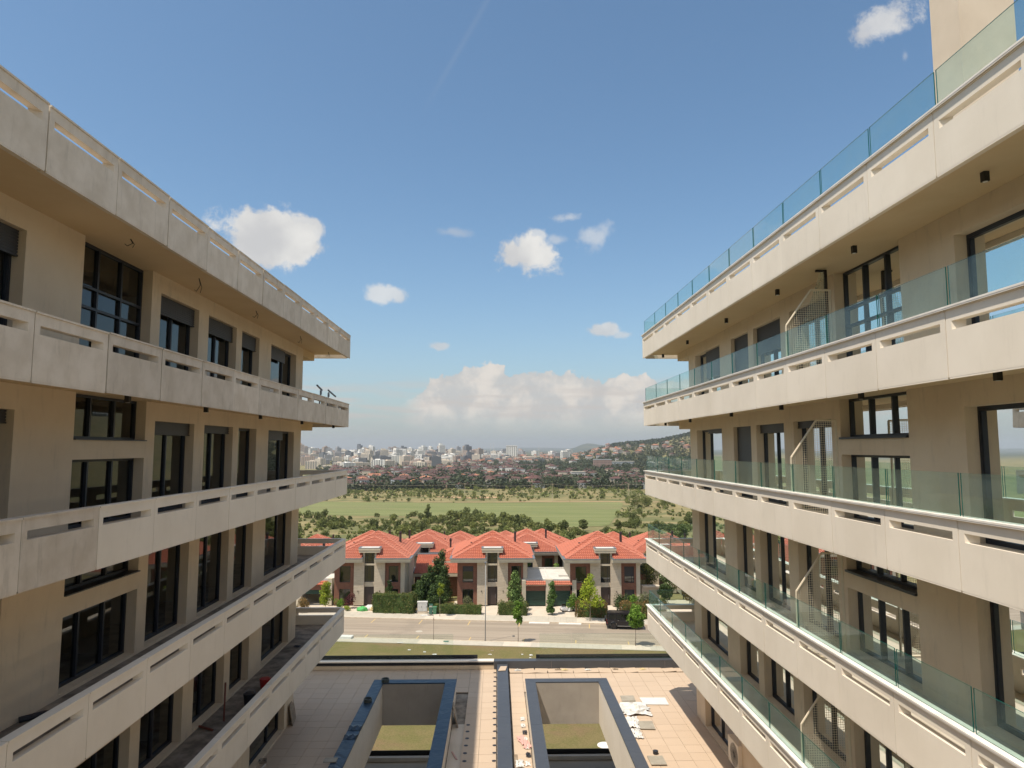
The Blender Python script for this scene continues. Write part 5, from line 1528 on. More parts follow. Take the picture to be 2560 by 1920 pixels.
# black boxy off-road car
CS = SA
car = thing('parked_car', 'black boxy off road car with spare wheel parked at the far kerb', 'car', (16.25, 88.55, GZ + .005), CS)
def xprof(pts, y0, y1, mi=0, mb=None):    # pts (x,z) ccw seen from -y
    mb = mb or MB(); n = len(pts); i = len(mb.v)
    mb.v += [(p[0], y0, p[1]) for p in pts] + [(p[0], y1, p[1]) for p in pts]
    mb.f.append(tuple(i + k for k in range(n))); mb.mi.append(mi)
    mb.f.append(tuple(i + n + k for k in reversed(range(n)))); mb.mi.append(mi)
    for k in range(n): mb.f.append((i + k, i + n + k, i + n + (k + 1) % n, i + (k + 1) % n)); mb.mi.append(mi)
    return mb
def arch(cx, r, n=10): return [(cx + r * math.cos(math.pi - math.pi * k / n), .40 + r * math.sin(math.pi - math.pi * k / n)) for k in range(n + 1)]
low_ = [(-2.2, .45)] + arch(-1.45, .47) + arch(1.4, .47) + [(2.15, .5), (2.22, 1.05), (1.05, 1.14), (-2.25, 1.16)]
body = xprof(low_, -.90, .90)
# greenhouse tapering inwards
def frust(x0, x1, y, z0, x2, x3, y2, z1, mb):
    a = [(x0, -y, z0), (x1, -y, z0), (x1, y, z0), (x0, y, z0)]; b = [(x2, -y2, z1), (x3, -y2, z1), (x3, y2, z1), (x2, y2, z1)]
    for k in range(4): mb.quad(a[k], a[(k + 1) % 4], b[(k + 1) % 4], b[k])
    mb.quad(*b); mb.quad(*a[::-1]); return mb
frust(-2.22, .98, .89, 1.161, -2.12, .72, .76, 1.93, body)
me = body.mesh('body', M['car_paint'], recalc=True)
ob = link('body', me, car); md = ob.modifiers.new('bevel', 'BEVEL'); md.width = .035; md.segments = 2; md.limit_method = 'ANGLE'
MB().box(-2.0, .6, -.70, .70, 1.931, 1.965).box(-1.95, .5, -.66, -.62, 1.966, 1.99).box(-1.95, .5, .62, .66, 1.966, 1.99).build('roof', M['car_paint'], car)
for sgn in (-1, 1):
    for (a, b) in ((-2.02, -1.15), (-1.05, -.2), (-.1, .68)):
        y0, y1 = sgn * .885, sgn * .785
        w_ = MB().quad((a, y0 - sgn * .0 + sgn * .006, 1.22), (b, y0 + sgn * .006, 1.22), (b - (.12 if b > .6 else .02), y1 + sgn * .006, 1.80), (a + .02, y1 + sgn * .006, 1.80)).build('window', M['house_pane'], car)
    for xw in (-1.45, 1.4):
        wh = MB().cyl((xw, sgn * .93, .39), (0, -sgn, 0), .39, .27, 28).build('wheel', M['tyre'], car)
        rm = MB().cyl((xw, sgn * .936, .39), (0, -sgn, 0), .26, .02, 24)
        for k in range(5):
            a = 2 * math.pi * k / 5; rm.tube([(xw, sgn * .945, .39), (xw + .24 * math.cos(a), sgn * .945, .39 + .24 * math.sin(a))], .028, 5)
        rm.build('rim', M['rim'], wh)
        pts = [(xw + .49 * math.cos(math.pi * k / 12), sgn * .92, .40 + .49 * math.sin(math.pi * k / 12)) for k in range(13)]
        MB().tube(pts, .045, 6).build('wheel_arch', M['dark_plastic'], car)
    MB().box(-.95, .9, sgn * .88, sgn * 1.02, .40, .45).build('side_step', M['chrome'], car)
    MB().box(-2.2, 2.15, sgn * .901, sgn * .915, .98, 1.02).build('side_trim', M['dark_plastic'], car)
    MB().box(.75, .85, sgn * .9, sgn * 1.1, 1.15, 1.32).build('mirror', M['car_paint'], car)
    MB().box(-.92, -.80, sgn * .901, sgn * .93, 1.04, 1.08).box(.05, .17, sgn * .901, sgn * .93, 1.04, 1.08).build('door_handle', M['chrome'], car)
    MB().box(-2.27, -2.2, sgn * .6, sgn * .8, .62, .8).build('tail_light', M['red_plastic'], car)
    MB().cyl((2.18, sgn * .62, .88), (1, 0, 0), .1, .05, 14).build('headlight', M['white_plastic'], car)
sw = MB().cyl((-2.30, -.05, 1.12), (-1, 0, 0), .37, .2, 24).build('spare_wheel', M['tyre'], car); MB().cyl((-2.505, -.05, 1.12), (-1, 0, 0), .33, .02, 24).build('spare_cover', M['car_paint'], sw)
MB().box(-2.38, -2.2, -.85, .85, .42, .62).box(2.15, 2.32, -.88, .88, .42, .68).build('bumper', M['dark_plastic'], car)
MB().box(2.2, 2.26, -.42, .42, .72, 1.02).build('grille', M['black'], car)
MB().quad((1.0, -.8, 1.2), (1.0, .8, 1.2), (.78, .70, 1.84), (.78, -.70, 1.84)).build('windscreen', M['house_pane'], car)
# two ride-on toy cars on the drive
for (x, lab, hgt) in ((9.35, 'white ride on toy car with upright windscreen left of the other on the drive', 1), (10.35, 'low white ride on toy car nearer the garage pillar on the drive', 0)):
    t = thing('toy_car', lab, 'toy car', (x, 97.4, g0), .2)
    prof = [(-.7, .2), (.7, .2), (.72, .42), (.35, .55), (.1, .58), (-.1, .45), (-.5, .45), (-.72, .55)] if hgt else [(-.75, .15), (.75, .15), (.8, .3), (.2, .46), (-.7, .42)]
    mbb = xprof(prof, -.36, .36); me = mbb.mesh('body', M['car_white'], recalc=True); link('body', me, t, (0, 0, 0), math.pi / 2 if hgt else .6)
    for sx_, sy_ in ((-.3, -.45), (.3, -.45), (-.3, .45), (.3, .45)):
        MB().cyl((sx_ - .06, sy_, .17), (1, 0, 0), .17, .12, 14).build('wheel', M['tyre'], t)
    if hgt:
        MB().box(-.3, .3, -.1, -.06, .58, .62).box(-.32, -.28, -.1, -.06, .4, .95).box(.28, .32, -.1, -.06, .4, .95).box(-.32, .32, -.1, -.06, .951, .99).build('roll_bar', M['black'], t)
        MB().box(-.27, .27, -.09, -.07, .63, .94).build('windscreen', M['house_pane'], t)
    MB().box(-.2, .2, .05, .35, .42, .75).build('seat', M['dark_plastic'], t)
# grey garden chairs behind the right villa corner
tag(MB().box(-.4, .4, -.4, .4, .3, .42).box(-.4, .4, .3, .4, .42, .95).box(-.4, -.34, -.4, .4, 0, .65).box(.34, .4, -.4, .4, 0, .65).build('garden_chair', M['grey_tile'], None, (22.2, 101.0, g0), rot=.5), 'grey garden armchair at the right corner of the right villa', 'chair')
tag(MB().box(21.4, 24.0, 102.5, 103.0, GZ, GZ + 2.5).box(21.4, 24.0, 101.9, 102.49, GZ + 2.3, GZ + 2.5).build('garden_wall', M['pave_pale'], None), 'pale garden wall with a flat canopy at the right side of the right villa', 'wall')

# ------------------------------------------------------------------ scrub and trees beyond the villas
def bush_quads(rng, cx, cy, cz, r, h, n, size):
    bl = [(cx + rng.uniform(-.45, .45) * r, cy + rng.uniform(-.45, .45) * r, cz + h * rng.uniform(.3, .7), r * .55, r * .55, h * .38) for _ in range(4)]
    return leaf_cloud(rng, bl, n, size)
BM = []
for k in range(6):
    rng = rng_(200 + k)
    v = bush_quads(rng, 0, 0, 0, 1.0, 1.35, 420, .15)
    BM.append(quads_mesh('foliage', v, M['leaf_scrub'] if k % 2 else M['leaf_scrub_dark']))
def in_field(x, y): return nearf(x) - 3 < y < farf(x) + 2 and x < 92
rs = random.Random(77)
cand = []
def scrub_density(x, y):
    s = math.sin(x * .045 + 1.3) * math.sin(y * .06 + x * .012) + .6 * math.sin(x * .11 + y * .09)
    return s
while len(cand) < 2600:
    y = rs.uniform(165, 700) if rs.random() < .6 else rs.uniform(165, 380); t = rs.uniform(-.36, .36); x = t * y
    if in_field(x, y): continue
    if 498 < y < 512 and x > -60: continue
    if y < 375 and -260 < x < 25 and scrub_density(x, y) < rs.uniform(-1.1, .35): continue
    if y < 375 and x >= 25 and y > 230 and scrub_density(x, y) < rs.uniform(-.2, .9): continue
    r = rs.choice((.4, .5, .6, .8, 1.0, 1.5)) * (1 + y / 900)
    if 512 < y < 540 and rs.random() < .6: continue
    if 330 < y < 372 and x < 30: r *= 1.25
    cand.append((x, y, r))
for k in range(150):   # the dense dark belt directly behind the villas and along the field
    x = rs.uniform(-25, 75); y = rs.uniform(190, 255); cand.append((x, y, rs.uniform(.6, 1.4)))
for k in range(220):
    t = rs.uniform(-.33, .33); y = rs.uniform(540, 700); cand.append((t * y, y, rs.uniform(1.5, 2.8)))
for k in range(60):
    x = rs.uniform(-25, 15); y = nearf(x) - rs.uniform(2, 40); cand.append((x, y, rs.uniform(1.2, 2.4)))
for k in range(16):    # straggling hedge lines
    t = rs.uniform(-.30, .30); y = rs.uniform(215, 368) if t < .03 else rs.uniform(225, 470); x = t * y; a = rs.uniform(-.5, .5); sz = rs.uniform(.6, 1.5)
    for q in range(rs.randrange(8, 22)):
        x += math.cos(a) * sz * 1.3; y += math.sin(a) * sz * 1.3; a += rs.uniform(-.35, .35)
        if not in_field(x, y): cand.append((x, y, sz * rs.uniform(.45, 1.25)))
cand.sort(key=lambda c: -c[2] / math.hypot(c[0], c[1]) * (1 if abs(c[0] / c[1]) < .32 else .2))
labs = ['round bright green bush in the scrub between the red roofs and the suburb', 'dark green bush in the scrub between the red roofs and the suburb']
for i, (x, y, r) in enumerate(cand[:260]):
    k = i % 6
    b = link('scrub_bush', BM[k], None, (x, y, H(x, y) - .1)); b.scale = (r, r, r * rs.uniform(.85, 1.5)); b.rotation_euler = (0, 0, rs.uniform(0, 6.28))
    tag(b, labs[0 if k % 2 else 1], 'bush', 'bright bushes in the scrub' if k % 2 else 'dark bushes in the scrub')
vsA, vsB = [], []
rng = rng_(999)
for i, (x, y, r) in enumerate(cand[260:]):
    n = 60 if y < 400 else 36
    v = bush_quads(rng, x, y, H(x, y) - .1, r, r * rs.uniform(1.0, 1.7), n, .34 * r)
    (vsA if i % 2 else vsB).append(v)
tag(link('scrub', quads_mesh('scrub', np.concatenate(vsA), M['leaf_scrub'])), 'countless bright green bushes scattered over the dry slope', kind='stuff')
tag(link('scrub', quads_mesh('scrub', np.concatenate(vsB), M['leaf_scrub_dark'])), 'countless dark bushes scattered over the dry slope', kind='stuff')
# single trees that stand out
for k, (x, y, h, w, lf, lab) in enumerate(((-33, 330, 8, 2.2, 'leaf_scrub_dark', 'narrow dark tree alone in the scrub left of the field corner'), (33, 262, 4.6, 2.0, 'leaf_scrub_dark', 'dark round tree at the near tip of the crop field, left of three'),
        (7.5, 256, 6.6, 1.9, 'leaf_scrub_dark', 'tall dark tree just above the roofs right of the centre'), (18.5, 246, 4.6, 2.6, 'leaf_scrub_dark', 'broad dark tree just above the roofs, middle of three'), (24, 247, 5.2, 2.3, 'leaf_scrub_dark', 'dark round tree just above the roofs, right one of three'),
        (88, 440, 11, 6.5, 'leaf_scrub', 'large bright round tree at the far right corner of the crop field'), (81, 290, 6.5, 2.6, 'leaf_scrub_dark', 'single round dark tree on the grassy slope before the right block'), (60, 300, 5.5, 3, 'leaf_scrub_dark', 'dark tree clump left of the single round tree on the slope'),
        (98, 455, 8, 5, 'leaf_scrub', 'bushy tree right of the large round tree at the field corner'), (110, 450, 7, 5, 'leaf_scrub', 'bushy tree nearest the right block behind the field'),
        (62, 228, 5.0, 2.0, 'leaf_scrub_dark', 'dark tree above the red roofs near the right block'), (46, 262, 4.5, 1.8, 'leaf_scrub', 'small green tree above the roof of the right villa'))):
    make_tree('tree', lab, 'tree', (x, y, H(x, y)), h, w, .4, lf, 'round', 1300, .32, 120 + k, 14, .18, limbs=4)
for k, x in enumerate((-24, 42, 100, 178)):
    p = thing('power_pole', ['pale power pole left of the centre beyond the field', 'pale power pole right of the centre beyond the field', 'pale power pole behind the large round tree', 'pale power pole hidden by the right block'][k], 'pole', (x, 520, H(x, 520)))
    MB().tube([(0, 0, 0), (0, 0, 13)], .16, 6, r1=.10).build('post', M['kerb'], p); MB().box(-1.3, 1.3, -.08, .08, 12.4, 12.6).build('crossarm', M['kerb'], p)
mb = MB()
xs = [-120, -24, 42, 100, 178]
for a, b in zip(xs, xs[1:]):
    for dx in (-1.2, 1.2):
        za, zb_ = H(a, 520) + 12.6, H(b, 520) + 12.6
        pts = [(a + (b - a) * q / 10, 520 + dx * .3, za + (zb_ - za) * q / 10 - 1.6 * (1 - (2 * q / 10 - 1) ** 2)) for q in range(11)]
        mb.tube(pts, .035, 4)
tag(mb.build('power_line', M['kerb'], None), 'thin power lines strung between the pale poles', 'power line')

# ------------------------------------------------------------------ suburb in the valley
def wallm(name, c): return plain(name, c, .9, var=.10, scale=.02)
WM = [wallm('white_house_wall', (.55, .54, .52)), wallm('cream_house_wall', (.48, .42, .34)), wallm('grey_house_wall', (.30, .29, .28)), wallm('rose_house_wall', (.42, .28, .23)), wallm('blueish_house_wall', (.40, .44, .47))]
RM = [mottled('shade_darkened_tiles', (.08, .040, .036), (.125, .058, .048), .05, .9), mottled('brown_tiles', (.08, .045, .038), (.13, .065, .05), .05, .9), mottled('orange_tiles', (.34, .14, .085), (.44, .20, .12), .05, .9)]  # dark red and brown tones darkened to stand in for cloud shade
M['dark_window'] = plain('far_window', (.06, .065, .075), .3)
M['city_window'] = plain('city_window', (.17, .175, .19), .3)
HV = []
for k in range(10):
    rg = random.Random(500 + k)
    w, l, h = rg.uniform(8, 12), rg.uniform(9, 14), rg.choice((5.2, 6.2, 7.6, 8.4)); rf = rg.uniform(1.5, 2.4)
    wmb = MB().box(-w / 2, w / 2, -l / 2, l / 2, -2, h)
    if k % 3 == 0: wmb.box(w / 2 - .2, w / 2 + 3.5, -l / 2, l / 4, -2, h * .6)
    e = .35; z = h + .02; rmb = MB()
    A = [(-w / 2 - e, -l / 2 - e, z), (w / 2 + e, -l / 2 - e, z), (w / 2 + e, l / 2 + e, z), (-w / 2 - e, l / 2 + e, z)]
    if k % 4 == 1: r0, r1 = (0, -l / 2 - e, z + rf), (0, l / 2 + e, z + rf)
    else: r0, r1 = (0, -l / 2 - e + w * .45, z + rf), (0, l / 2 + e - w * .45, z + rf)
    rmb.poly([A[0], A[1], r0]).poly([A[2], A[3], r1]).poly([A[1], A[2], r1, r0]).poly([A[3], A[0], r0, r1]).poly(A[::-1])
    rmb.box(w * .2, w * .2 + .7, l * .1, l * .1 + .7, z + rf * .3, z + rf + .9)
    nmb = MB(); fl = int(h // 2.7)
    for f_ in range(fl):
        for q in range(int(w // 2.6)):
            xx = -w / 2 + 1.0 + q * 2.6; nmb.box(xx, xx + 1.3, -l / 2 - .06, -l / 2 - .004, .9 + f_ * 2.7, 2.3 + f_ * 2.7)
        for q in range(int(l // 3)):
            yy = -l / 2 + 1.2 + q * 3; nmb.box(-w / 2 - .06, -w / 2 - .004, yy, yy + 1.3, .9 + f_ * 2.7, 2.3 + f_ * 2.7); nmb.box(w / 2 + .004, w / 2 + .06, yy, yy + 1.3, .9 + f_ * 2.7, 2.3 + f_ * 2.7)
    HV.append((wmb, rmb, nmb, w))
hcache = {}
def far_house(x, y, k, wc, rc, rot, label, group, sc=1.0):
    def gm(i, nm, mt):
        kk = (k, nm, mt.name)
        if kk not in hcache: hcache[kk] = HV[k][i].mesh(nm, mt)
        return hcache[kk]
    t = thing('suburb_house', label, 'house', (x, y, H(x, y)), rot, group); t.scale = (sc, sc, sc)
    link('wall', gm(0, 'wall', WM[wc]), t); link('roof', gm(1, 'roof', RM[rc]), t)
    nm = link('windows', gm(2, 'windows', M['dark_window']), t); nm['kind'] = 'stuff'
    return t
WCN = ['white', 'cream', 'grey', 'rose', 'pale blue']; RCN = ['dark red', 'brown', 'orange']
pl = []
def free(x, y, d):
    for (a, b) in pl:
        if (a - x) ** 2 + (b - y) ** 2 < d * d: return False
    return True
rh = random.Random(31); n = 0; tries = 0
while n < 215 and tries < 60000:
    tries += 1
    t = rh.uniform(-.225, .275); y = 715 + (650 if t < -.1 else 1000) * rh.random() ** 1.2; x = t * y
    if t > .02 and 1180 < y < 2100 and rh.random() < .9: continue
    d = 13 + (y - 700) * .012
    if not free(x, y, d): continue
    pl.append((x, y)); n += 1
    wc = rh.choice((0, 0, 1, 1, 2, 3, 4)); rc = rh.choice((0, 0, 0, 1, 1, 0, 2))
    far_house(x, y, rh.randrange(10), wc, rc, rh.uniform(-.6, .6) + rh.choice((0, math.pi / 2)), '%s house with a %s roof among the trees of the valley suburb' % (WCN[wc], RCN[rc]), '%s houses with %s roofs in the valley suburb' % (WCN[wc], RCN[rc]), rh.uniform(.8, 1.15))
# hillside houses on the right
n = 0; tries = 0
while n < 34 and tries < 9000:
    tries += 1
    y = rh.uniform(1750, 2550); t = rh.uniform(.13, .30); x = t * y
    if H(x, y) / y > .007 or not free(x, y, 26): continue
    pl.append((x, y)); n += 1
    wc = rh.choice((0, 1, 0, 3)); rc = rh.choice((2, 2, 0))
    far_house(x, y, rh.randrange(10), wc, rc, rh.uniform(-.6, .6), '%s house with a %s roof on the hillside at the right' % (WCN[wc], RCN[rc]), '%s houses with %s roofs on the right hillside' % (WCN[wc], RCN[rc]), rh.uniform(1.1, 1.5))
# the rest of the houses: one mass
ws, rs_m, ww = MB(), MB(), MB()
def stamp(dst, src, x, y, z, rot, sc):
    c, s_ = math.cos(rot) * sc, math.sin(rot) * sc; i = len(dst.v)
    dst.v += [(x + c * p[0] - s_ * p[1], y + s_ * p[0] + c * p[1], z + p[2] * sc) for p in src.v]
    dst.f += [tuple(i + q for q in f) for f in src.f]; dst.mi += src.mi
n = 0; tries = 0
roofsO, roofsD, wallsW, wallsC = MB(), MB(), MB(), MB()
while n < 430 and tries < 60000:
    tries += 1
    y = 1000 + 2400 * rh.random() ** 1.3; t = rh.uniform(-.24, .34); x = t * y
    if t > .2 and y > 2500: continue
    if H(x, y) / y > (-.002 if t > .12 else .006): continue
    if t < -.06 and y > 1420: continue
    if t > .12 and rh.random() < .75: continue
    if t > .03 and 1250 < y < 2050 and rh.random() < .93: continue
    if not free(x, y, 15): continue
    pl.append((x, y)); n += 1; k = rh.randrange(10); rot = rh.uniform(-.6, .6); sc = rh.uniform(.9, 1.3)
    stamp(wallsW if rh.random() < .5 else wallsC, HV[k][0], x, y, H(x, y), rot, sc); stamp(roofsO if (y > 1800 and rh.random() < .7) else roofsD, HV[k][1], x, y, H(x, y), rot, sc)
hs = thing('house_mass', 'far houses too many to count between the suburb and the city', 'houses', (0, 2000, -40)); hs['kind'] = 'stuff'
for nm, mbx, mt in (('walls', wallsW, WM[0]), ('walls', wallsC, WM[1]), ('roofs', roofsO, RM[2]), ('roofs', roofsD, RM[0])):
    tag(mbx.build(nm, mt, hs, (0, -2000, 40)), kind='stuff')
# suburb trees as mass
vs = []; rng = rng_(5151)
for k in range(6500):
    y = 700 + 2300 * rs.random() ** 1.4; t = rs.uniform(-.26, .34); x = t * y
    if t < -.06 and y > 1450 and rs.random() < .75: continue
    if not free(x, y, 6): continue
    r = rs.uniform(2.5, 5.5); z = H(x, y)
    vs.append(leaf_cloud(rng, [(x, y, z + r * .9, r, r, r * 1.1)], 26, r * .42))
for k in range(2600):    # wooded ridge at the right
    y = rs.uniform(2300, 3100); t = rs.uniform(.12, .75); x = t * y
    z = H(x, y)
    if z / y < .001 + (t - .12) * .02: continue
    r = rs.uniform(5, 9); vs.append(leaf_cloud(rng, [(x, y, z + r * .5, r, r, r * .8)], 16, r * .6))
for k in range(900):
    y = rs.uniform(1150, 1800); t = rs.uniform(.0, .33); x = t * y; r = rs.uniform(3, 6)
    if not free(x, y, 7): continue
    vs.append(leaf_cloud(rng, [(x, y, H(x, y) + r * .6, r, r, r)], 18, r * .5))
tag(link('woodland', quads_mesh('woodland', np.concatenate(vs), M['leaf_wood'])), 'dark trees filling the suburb and the wooded ridge', kind='stuff')

# named blocks in the suburb
def slab_block(name, label, x, y, w, l, h, mat, rot=0, roof=None, cols=8, cat='building', fx=2.6):
    t = thing(name, label, cat, (x, y, H(x, y)), rot)
    MB().box(-w / 2, w / 2, -l / 2, l / 2, -3, h).build('wall', mat, t)
    nmb = MB(); fl = int(h // 3)
    for f_ in range(fl):
        q = 0
        while -w / 2 + .6 + q * fx + fx * .5 < w / 2:
            xx = -w / 2 + .6 + q * fx; nmb.box(xx, xx + fx * .5, -l / 2 - .12, -l / 2 - .004, .9 + f_ * 3, 2.5 + f_ * 3); q += 1
        q = 0
        while -l / 2 + .6 + q * fx + fx * .5 < l / 2:
            yy = -l / 2 + .6 + q * fx
            nmb.box(-w / 2 - .12, -w / 2 - .004, yy, yy + fx * .5, .9 + f_ * 3, 2.5 + f_ * 3); nmb.box(w / 2 + .004, w / 2 + .12, yy, yy + fx * .5, .9 + f_ * 3, 2.5 + f_ * 3); q += 1
    tag(nmb.build('windows', M['dark_window'], t), kind='stuff')
    MB().box(-w / 2 - .3, w / 2 + .3, -l / 2 - .3, l / 2 + .3, h + .01, h + .8).build('roof', roof or M['pave'], t)
    return t
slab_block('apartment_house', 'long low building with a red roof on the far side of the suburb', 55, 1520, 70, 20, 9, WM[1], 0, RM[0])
slab_block('apartment_house', 'pale flat building with two square openings right of the centre in the suburb', 118, 1000, 20, 14, 11, WM[0], .1)
slab_block('apartment_house', 'dark brick flats with pale tops in the middle of the suburb at the right', 205, 1330, 34, 16, 19, WM[3], 0, WM[4])
slab_block('apartment_house', 'low white block behind the brick flats', 255, 1400, 50, 16, 10, WM[4])
slab_block('apartment_house', 'white modern house at the near edge of the suburb, left of the centre', -7, 750, 11, 10, 5.6, WM[0])
slab_block('apartment_house', 'unfinished brown house with open floors at the near edge of the suburb', 94, 735, 20, 10, 6, WM[3])

# ------------------------------------------------------------------ the city on the horizon
def far_mat(name, c): return wallm(name, c)
CM = {'beige': far_mat('beige_tower', (.70, .62, .52)), 'white': far_mat('white_tower', (.84, .82, .78)), 'grey': far_mat('grey_tower', (.42, .41, .42)), 'brown': far_mat('brown_tower', (.45, .36, .30)), 'dark': far_mat('dark_tower', (.16, .17, .19)), 'pink': far_mat('pinkish_tower', (.60, .46, .38)), 'red': far_mat('red_tower', (.62, .05, .06)), 'blue': far_mat('blue_glass_tower', (.13, .17, .21))}
CV = []
for k in range(12):
    rg = random.Random(900 + k); w = rg.uniform(14, 34) if k % 3 else rg.uniform(34, 60); l = rg.uniform(14, 20); h = rg.choice((20, 24, 30, 36, 45))
    if w > 34: h = rg.choice((18, 22, 27, 30))
    wmb = MB().box(-w / 2, w / 2, -l / 2, l / 2, -6, h).box(-w * .2, w * .15, -l * .25, l * .25, h + .01, h + 3.5)
    if k % 4 == 1: wmb.box(-w / 2 + 1, 0, -l / 2 + 1, l / 2 - 1, h + .02, h + 6.5)
    nmb = MB(); fx = rg.choice((3.4, 4.2, 5.0)); ww_ = rg.choice((.4, .55, .62))
    for f_ in range(int(h // 3)):
        z = 1 + f_ * 3; q = 0
        while -w / 2 + .8 + (q + 1) * fx < w / 2 + fx * .3:
            xx = -w / 2 + .8 + q * fx
            nmb.quad((xx, -l / 2 - .15, z), (xx + fx * ww_, -l / 2 - .15, z), (xx + fx * ww_, -l / 2 - .15, z + 1.7), (xx, -l / 2 - .15, z + 1.7)); q += 1
        q = 0
        while -l / 2 + .8 + (q + 1) * fx < l / 2 + fx * .3:
            yy = -l / 2 + .8 + q * fx
            for sx_ in (-1, 1): nmb.quad((sx_ * (w / 2 + .15), yy, z), (sx_ * (w / 2 + .15), yy + fx * ww_, z), (sx_ * (w / 2 + .15), yy + fx * ww_, z + 1.7), (sx_ * (w / 2 + .15), yy, z + 1.7))
            q += 1
    CV.append((wmb, nmb, w, h))
cc = {}
def tower(x, y, k, cm, rot, label, group=None, sc=(1, 1, 1), cat='tower block'):
    t = thing('tower_block', label, cat, (x, y, H(x, y)), rot, group); t.scale = sc
    for i, nm, mt in ((0, 'wall', CM[cm]), (1, 'windows', M['city_window'])):
        kk = (k, nm, mt.name)
        if kk not in cc: cc[kk] = CV[k][i].mesh(nm, mt)
        o = link(nm, cc[kk], t)
        if i: o['kind'] = 'stuff'
    return t
rc_ = random.Random(66); spotsC = []
tries = 0
while len(spotsC) < 265 and tries < 60000:
    tries += 1
    t = rc_.triangular(-.31, .135, -.2)
    ymin = 1440 if t < -.11 else (1440 + (t + .11) / .11 * 600 if t < 0 else 2100)
    y = ymin + (4300 - ymin) * rc_.random() ** 1.25
    if t > .02 and rc_.random() < .35: continue
    x = t * y
    if any(abs(a - x) < 26 and abs(b - y) < 30 for a, b in spotsC): continue
    spotsC.append((x, y))
    k = rc_.randrange(12); cm = rc_.choice(('beige', 'beige', 'white', 'white', 'grey', 'brown', 'pink', 'dark'))
    f = 1.0 + .35 * max(0, (-t - .02) * 3) * rc_.random() * 1.5
    f *= .86
    if t > -.02: f *= .75
    if y < 2000: f *= .62
    elif y < 2400: f *= .8
    nm = {'beige': 'beige', 'white': 'white', 'grey': 'grey', 'brown': 'brown', 'pink': 'pinkish', 'dark': 'dark'}[cm]
    tower(x, y, k, cm, rc_.uniform(.1, .9) * rc_.choice((1, 1, -1)), '%s block of flats in the hazy city on the horizon' % nm, '%s blocks of flats on the horizon' % nm, (1, 1, f * rc_.uniform(.8, 1.2)))
def px2x(px, y): return (px - 1242) / 1706 * y
def special(px, ytop, y, w, l, cm, label, kind='grid'):
    """tower standing at column px with its top at row ytop of the reference frame"""
    x = px2x(px, y); h = (1121 - ytop) / 1706 * y - H(x, y)
    t = thing('tower_block', label, 'tower block', (x, y, H(x, y)))
    if kind == 'round':
        m_ = MB().cyl((0, 0, -5), (0, 0, 1), w / 2, h + 5, 20); m_.build('wall', CM[cm], t)
        r_ = MB()
        for f_ in range(int(h // 3.2)): r_.cyl((0, 0, 1 + f_ * 3.2), (0, 0, 1), w / 2 + .15, 1.3, 20)
        tag(r_.build('windows', M['city_window'], t), kind='stuff')
    elif kind == 'stripes':
        MB().box(-w / 2, w / 2, -l / 2, l / 2, -5, h).build('wall', CM[cm], t)
        r_ = MB()
        for q in range(6):
            xx = -w / 2 + w * (q + .35) / 6
            r_.box(xx, xx + w * .05, -l / 2 - .3, -l / 2 - .01, 0, h - 5)
        r_.box(-w / 2, w / 2, -l / 2 - .25, -l / 2 - .009, h - 4.2, h - 2.6)
        tag(r_.build('windows', M['city_window'], t), kind='stuff')
    else:
        MB().box(-w / 2, w / 2, -l / 2, l / 2, -5, h).build('wall', CM[cm], t)
        r_ = MB(); fx = 3.6
        for f_ in range(int(h // 3)):
            for q in range(int((w - 1) // fx)):
                if (q * 7 + f_ * 3) % 5 == 0: continue
                xx = -w / 2 + .9 + q * fx; r_.box(xx, xx + 1.9, -l / 2 - .2, -l / 2 - .01, 1 + f_ * 3, 2.8 + f_ * 3)
            for q in range(int((l - 1) // fx)):
                yy = -l / 2 + .9 + q * fx
                for sx_ in (-1, 1): r_.box(sx_ * (w / 2 + .01), sx_ * (w / 2 + .2), yy, yy + 1.9, 1 + f_ * 3, 2.8 + f_ * 3)
        tag(r_.build('windows', M['city_window'], t), kind='stuff')
    return t
special(1279, 1114, 2500, 40, 20, 'white', 'tallest wide white tower with vertical stripes right of the centre', 'stripes')
special(906, 1130, 2450, 26, 26, 'blue', 'round blue glass tower on the left of the skyline', 'round')
special(890, 1131, 2480, 24, 20, 'brown', 'brown tower touching the round blue glass tower')
special(911, 1144, 1800, 20, 14, 'dark', 'dark grid fronted tower below the round glass tower')
special(1007, 1122, 2300, 31, 22, 'white', 'white tower with a rounded top under the crane')
special(1007, 1139, 2150, 26, 18, 'grey', 'grey slab in front of the white tower under the crane')
special(975, 1126, 2420, 26, 20, 'grey', 'grey tower left of the crane')
special(943, 1129, 2420, 24, 20, 'pink', 'pinkish tower between the round glass tower and the crane')
special(1048, 1135, 1800, 19, 16, 'white', 'narrow white tower with staggered windows left of centre')
special(1068, 1142, 1810, 15, 14, 'beige', 'beige tower joined to the narrow white one')
special(1083, 1125, 2500, 19, 18, 'pink', 'slim striped tower left of the centre of the skyline')
special(1163, 1126, 2600, 17, 16, 'pink', 'pinkish tower with a dark cap right of the slim one')
special(1018, 1157, 1700, 12, 10, 'red', 'small bright red block in front of the white towers')
special(1019, 1159, 1725, 20, 12, 'pink', 'pinkish low block touching the red block')
special(890, 1165, 1480, 34, 12, 'white', 'long white flats with a grid of balconies at the edge of the suburb')
special(935, 1171, 1470, 24, 12, 'beige', 'lower beige flats right of the long white flats')
special(980, 1156, 1580, 27, 12, 'grey', 'grey flats with a grid of balconies right of the beige flats')
special(832, 1163, 1550, 36, 14, 'beige', 'long cream flats close to the left balcony')
special(1140, 1140, 2300, 36, 16, 'beige', 'beige stepped block right of the centre')
special(1105, 1131, 2500, 22, 16, 'dark', 'dark low tower group right of the slim striped tower')
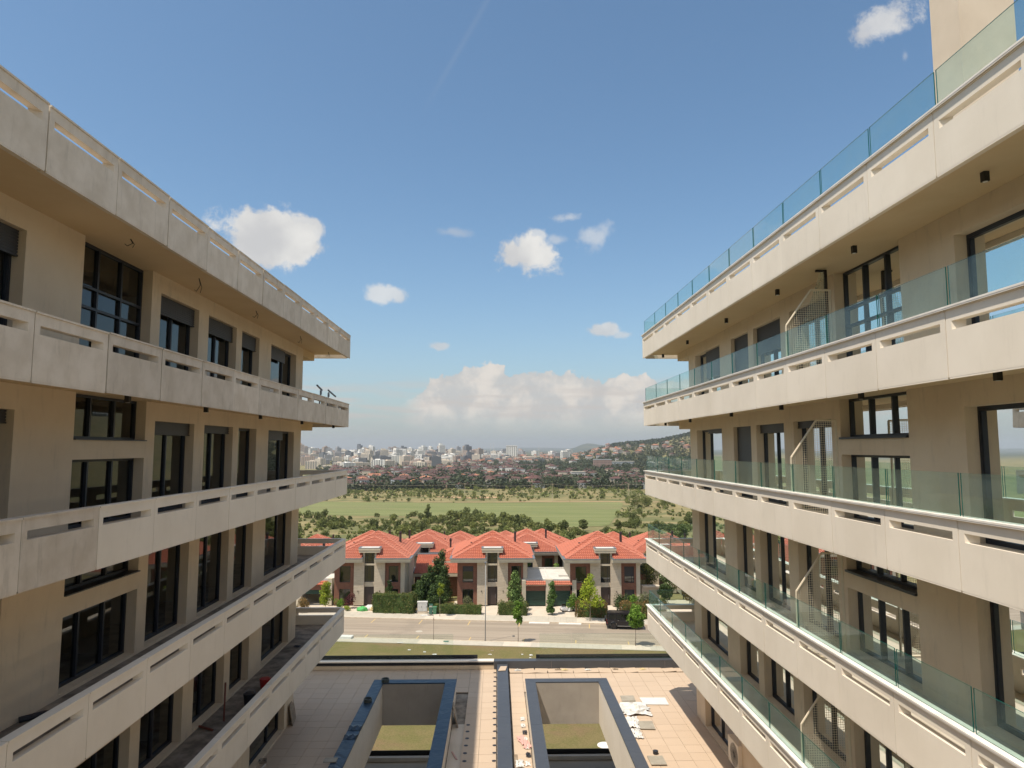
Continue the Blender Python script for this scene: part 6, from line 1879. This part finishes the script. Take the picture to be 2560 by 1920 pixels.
special(1222, 1138, 2300, 40, 18, 'pink', 'pinkish flats left of the wide white striped tower')
special(1275, 1141, 2250, 34, 16, 'brown', 'brown flats in front of the wide white striped tower')
special(1323, 1140, 2300, 44, 14, 'beige', 'long pale flats right of the wide white striped tower')
# cranes and masts
def crane(px, ytop, y, label, jl=26, cj=8):
    x = px2x(px, y); h = (1121 - ytop) / 1706 * y - H(x, y)
    t = thing('tower_crane', label, 'crane', (x, y, H(x, y)))
    MB().box(-.9, .9, -.9, .9, 0, h).build('mast', M['steel'], t); MB().box(-cj, jl, -.6, .6, h - 5, h - 3.9).build('jib', M['steel'], t)
    MB().tube([(0, 0, h), (jl * .8, 0, h - 4)], .25, 4).tube([(0, 0, h), (-cj * .9, 0, h - 4)], .25, 4).build('stay', M['steel'], t)
crane(987, 1117, 2450, 'tower crane beside the white tower'); crane(856, 1126, 2600, 'tower crane at the left of the skyline', 30, 10); crane(1072, 1124, 2700, 'small faint crane left of the centre', 14, 6)
for px, yt, lab in ((1227, 1108, 'left one of two thin masts on the skyline'), (1234, 1108, 'right one of two thin masts on the skyline'), (1347, 1112, 'thin mast on the low hill right of the white striped tower')):
    y = 2500; x = px2x(px, y); h = (1121 - yt) / 1706 * y - H(x, y)
    tag(MB().tube([(0, 0, 0), (0, 0, h)], 1.0, 5, r1=.4).build('mast', M['bag_white'], None, (x, y, H(x, y))), lab, 'mast')

# ------------------------------------------------------------------ haze
hm = bpy.data.materials.new('air_haze'); hm.use_nodes = True; ht = hm.node_tree; ht.nodes.clear()
pv = ht.nodes.new('ShaderNodeVolumePrincipled'); pv.inputs['Color'].default_value = (.80, .86, .93, 1); pv.inputs['Density'].default_value = 8.5e-5; pv.inputs['Anisotropy'].default_value = .2
oo = ht.nodes.new('ShaderNodeOutputMaterial'); ht.links.new(pv.outputs[0], oo.inputs['Volume'])
hz_ = MB().box(-16500, 16500, -16500, 16500, -60, 190).build('haze', hm)
hz_['kind'] = 'stuff'; hz_['label'] = 'pale summer haze over the valley'
hz_.display_type = 'WIRE'
